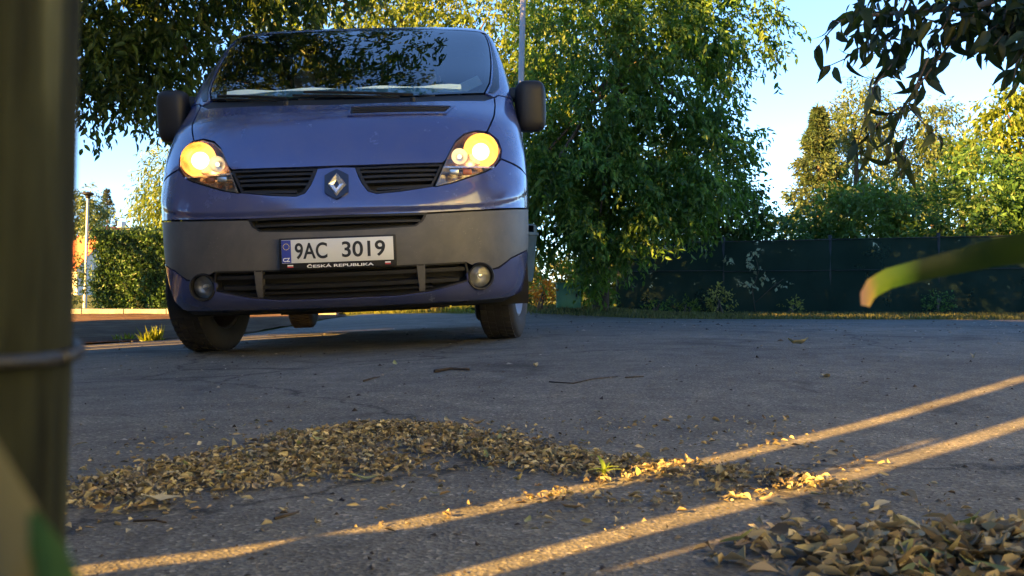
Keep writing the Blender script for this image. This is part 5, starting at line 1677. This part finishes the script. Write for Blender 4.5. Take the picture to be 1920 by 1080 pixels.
# grit, seeds and crumbs on the road
def grit():
    rng = np.random.default_rng(403); n = 2600
    y = .85 + 8.5 * rng.random(n) ** 1.9; x = (rng.random(n) - .5) * 1.25 * y
    z = np.array([gz(a, b) for a, b in zip(x, y)])
    s = (.0012 + .0034 * rng.random(n) ** 3) * (.6 + .28 * y)
    base = np.array([(1, 0, 0), (-.6, .8, 0), (-.5, -.85, 0), (.1, .1, .9)])
    V = np.empty((n, 4, 3))
    for k in range(n):
        a = rng.random() * 6.28; c, q = math.cos(a), math.sin(a)
        b = base * (1 + .4 * rng.normal(size=(4, 1)))
        V[k, :, 0] = x[k] + s[k] * (b[:, 0] * c * 1.5 - b[:, 1] * q); V[k, :, 1] = y[k] + s[k] * (b[:, 0] * q * 1.5 + b[:, 1] * c); V[k, :, 2] = z[k] + s[k] * b[:, 2] * .8 + .001
    i = np.arange(n)[:, None] * 4
    F = np.concatenate([i + np.array([[0, 1, 3]]), i + np.array([[1, 2, 3]]), i + np.array([[2, 0, 3]])])
    col = np.repeat(pal(n, [(.018, .014, .012), (.05, .04, .03), (.12, .10, .07), (.30, .28, .24)], rng, .2), 4, 0)
    tag(link('grit', np_mesh('grit', V.reshape(-1, 3), F, col), DRY), 'scattered grit, seeds and leaf crumbs on the asphalt', 'grit', kind='stuff')
grit()
# twigs on the road
TW = M_plain('twig_bark', (.03, .022, .016), .9, var=.4, scale=40)
for pts, r, lab in [([(1030, 717), (1075, 720), (1110, 712), (1158, 707)], .0022, 'thin dark twig on the asphalt right of the van front'), ([(815, 699), (845, 694), (880, 696)], .006, 'stubby dark twig on the asphalt below the plate'),
                    ([(682, 716), (700, 710), (712, 708)], .003, 'short dark twig on the asphalt left of the stubby one'), ([(250, 979), (290, 977), (312, 982)], .0016, 'dark twig on the asphalt below the heap at the left'),
                    ([(515, 975), (540, 968), (560, 962)], .002, 'thin pale stalk on the asphalt left of the sun streak'), ([(1172, 709), (1207, 707)], .0022, 'short straight twig beside the thin dark one')]:
    P = []
    for u, v in pts:
        d = 2.
        for _ in range(6):
            x = (u - 960) / 1750 * d; d = (CAM_H - gz(x, d)) * 1750 / (v - 540)
        x = (u - 960) / 1750 * d
        P.append((x, d, gz(x, d) + r))
    o = Vector(P[0])
    t = MB().tube([Vector(p) - o for p in P], [r * (1 - .5 * k / len(P)) for k in range(len(P))], 6).build('twig', TW, sm=True)
    t.location = o; tag(t, lab, 'twig', 'twigs on the road')
# seedling in the light streak
def seedling():
    root = empty('seedling', (.138, 1.40, .004)); tag(root, 'small bright green seedling growing in the sun streak', 'plant')
    MB().tube([(0, 0, -.01), (0, 0, .012)], .0015, 6).build('stem', M_plain('green_stem', (.12, .16, .04), .6), root)
    me = big_leaf_mesh('leaf', .022, .007, .5); me.materials.append(M_leaf('seedling_leaf', .4, .5, [(.16, .24, .03), (.22, .28, .04)]))
    for k in range(9):
        o = link('leaf', me, None, root); o.location = (0, 0, .006 + .001 * k); o.rotation_euler = (R(random.uniform(20, 65)), 0, k * 2.4); o.scale = [random.uniform(.7, 1.15)] * 3
seedling()

# ------------------------------------------------------------------ blurred things close to the camera
def near_post():
    d = .20
    root = empty('wooden_post', (-.1455, d, 0)); tag(root, 'dark wooden post close to the viewpoint at the left edge', 'post')
    pts = []; rad = []
    for k in range(15):
        z = -.05 + k * .05
        pts.append((.032 * (z - .29) + .0003 * math.sin(k * 1.3), 0, z)); rad.append(.0466 + .0002 * math.sin(k * 2.1))
    MB().tube(pts, rad, 28).build('shaft', WOODD, root, sm=True)
    W = [(.048 * math.cos(a), .048 * math.sin(a), .281 - .006 * math.cos(a)) for a in [2 * math.pi * k / 40 for k in range(41)]]
    MB().tube(W, .0016, 6).build('wire_tie', BLKPL, root, sm=True)
near_post()
def blade(name, pts, wid, mat, label):
    """a long leaf blade with a folded midrib through the given points"""
    P = [Vector(p) for p in pts]; V = []; F = []; n = len(P)
    for i, p in enumerate(P):
        d = (P[min(i + 1, n - 1)] - P[max(i - 1, 0)]).normalized()
        s = d.cross(Vector((0, 1, 0.15))).normalized(); w = wid[i] / 2; nn = s.cross(d)
        V += [p - s * w + nn * w * .4, p, p + s * w + nn * w * .4]
    for i in range(n - 1):
        a = 3 * i; b = a + 3; F += [(a, a + 1, b + 1, b), (a + 1, a + 2, b + 2, b + 1)]
    o = Vector(pts[0])
    ob = MB().add([v - o for v in V], F).build(name, mat, sm=True); ob.location = o
    tag(ob, label, 'leaf blade')
def M_blade():
    m, nt, bs, out = nodes('sunlit_tip_blade')
    tc = nt.nodes.new('ShaderNodeTexCoord'); sp = nt.nodes.new('ShaderNodeSeparateXYZ')
    nt.links.new(tc.outputs['Generated'], sp.inputs[0])
    nz = add_noise(nt, 60, 3)
    ad = nt.nodes.new('ShaderNodeMath'); ad.operation = 'MULTIPLY_ADD'; ad.inputs[1].default_value = .05
    nt.links.new(nz.outputs['Fac'], ad.inputs[0]); nt.links.new(sp.outputs['X'], ad.inputs[2])
    rp = ramp(nt, ad.outputs[0], [(.03, (.85, .42, .18)), (.065, (.85, .50, .10)), (.10, (.42, .50, .03)), (.20, (.20, .32, .02)), (.30, (.022, .045, .006)), (1, (.016, .030, .005))])  # sunlight on the dry tip painted as yellow orange
    nt.links.new(rp.outputs[0], bs.inputs['Base Color'])
    tl = nt.nodes.new('ShaderNodeBsdfTranslucent'); nt.links.new(rp.outputs[0], tl.inputs[0])
    mx = nt.nodes.new('ShaderNodeMixShader'); mx.inputs[0].default_value = .5
    nt.links.new(bs.outputs[0], mx.inputs[1]); nt.links.new(tl.outputs[0], mx.inputs[2]); nt.links.new(mx.outputs[0], out.inputs[0])
    return m
d = .42
q = lambda u, v, dd=d: ((u - 960) / 1750 * dd, dd, CAM_H + (540 - v) / 1750 * dd)
blade('grass_blade', [q(2200, 440, .36), q(2060, 450, .38), q(1960, 462, .40), q(1860, 478), q(1780, 496), q(1710, 512), q(1668, 524), q(1640, 540), q(1628, 556), q(1624, 574)],
      [.016, .0155, .0145, .0130, .0108, .0095, .0095, .0090, .0068, .004], M_blade(), 'green blade with sunlight painted in its dry yellow orange tip at the right edge')
PALEB = M_leaf('pale_blade', .3, .6, [(.11, .11, .07), (.11, .11, .07)])
GREENB = M_leaf('green_blade', .4, .5, [(.03, .08, .035), (.03, .08, .035)])
d2 = .10
blade('grass_blade', [q(-260, 560, d2), q(-180, 700, d2), q(-80, 840, d2), q(-10, 980, d2), q(40, 1150, d2), q(60, 1300, d2)], [.002, .0045, .0065, .008, .008, .007], PALEB, 'pale yellowish blade in front of the wooden post')
blade('grass_blade', [q(60, 960, d2), q(80, 1030, d2), q(95, 1120, d2), q(100, 1300, d2)], [.0007, .004, .0065, .0065], GREENB, 'short green blade at the foot of the wooden post')
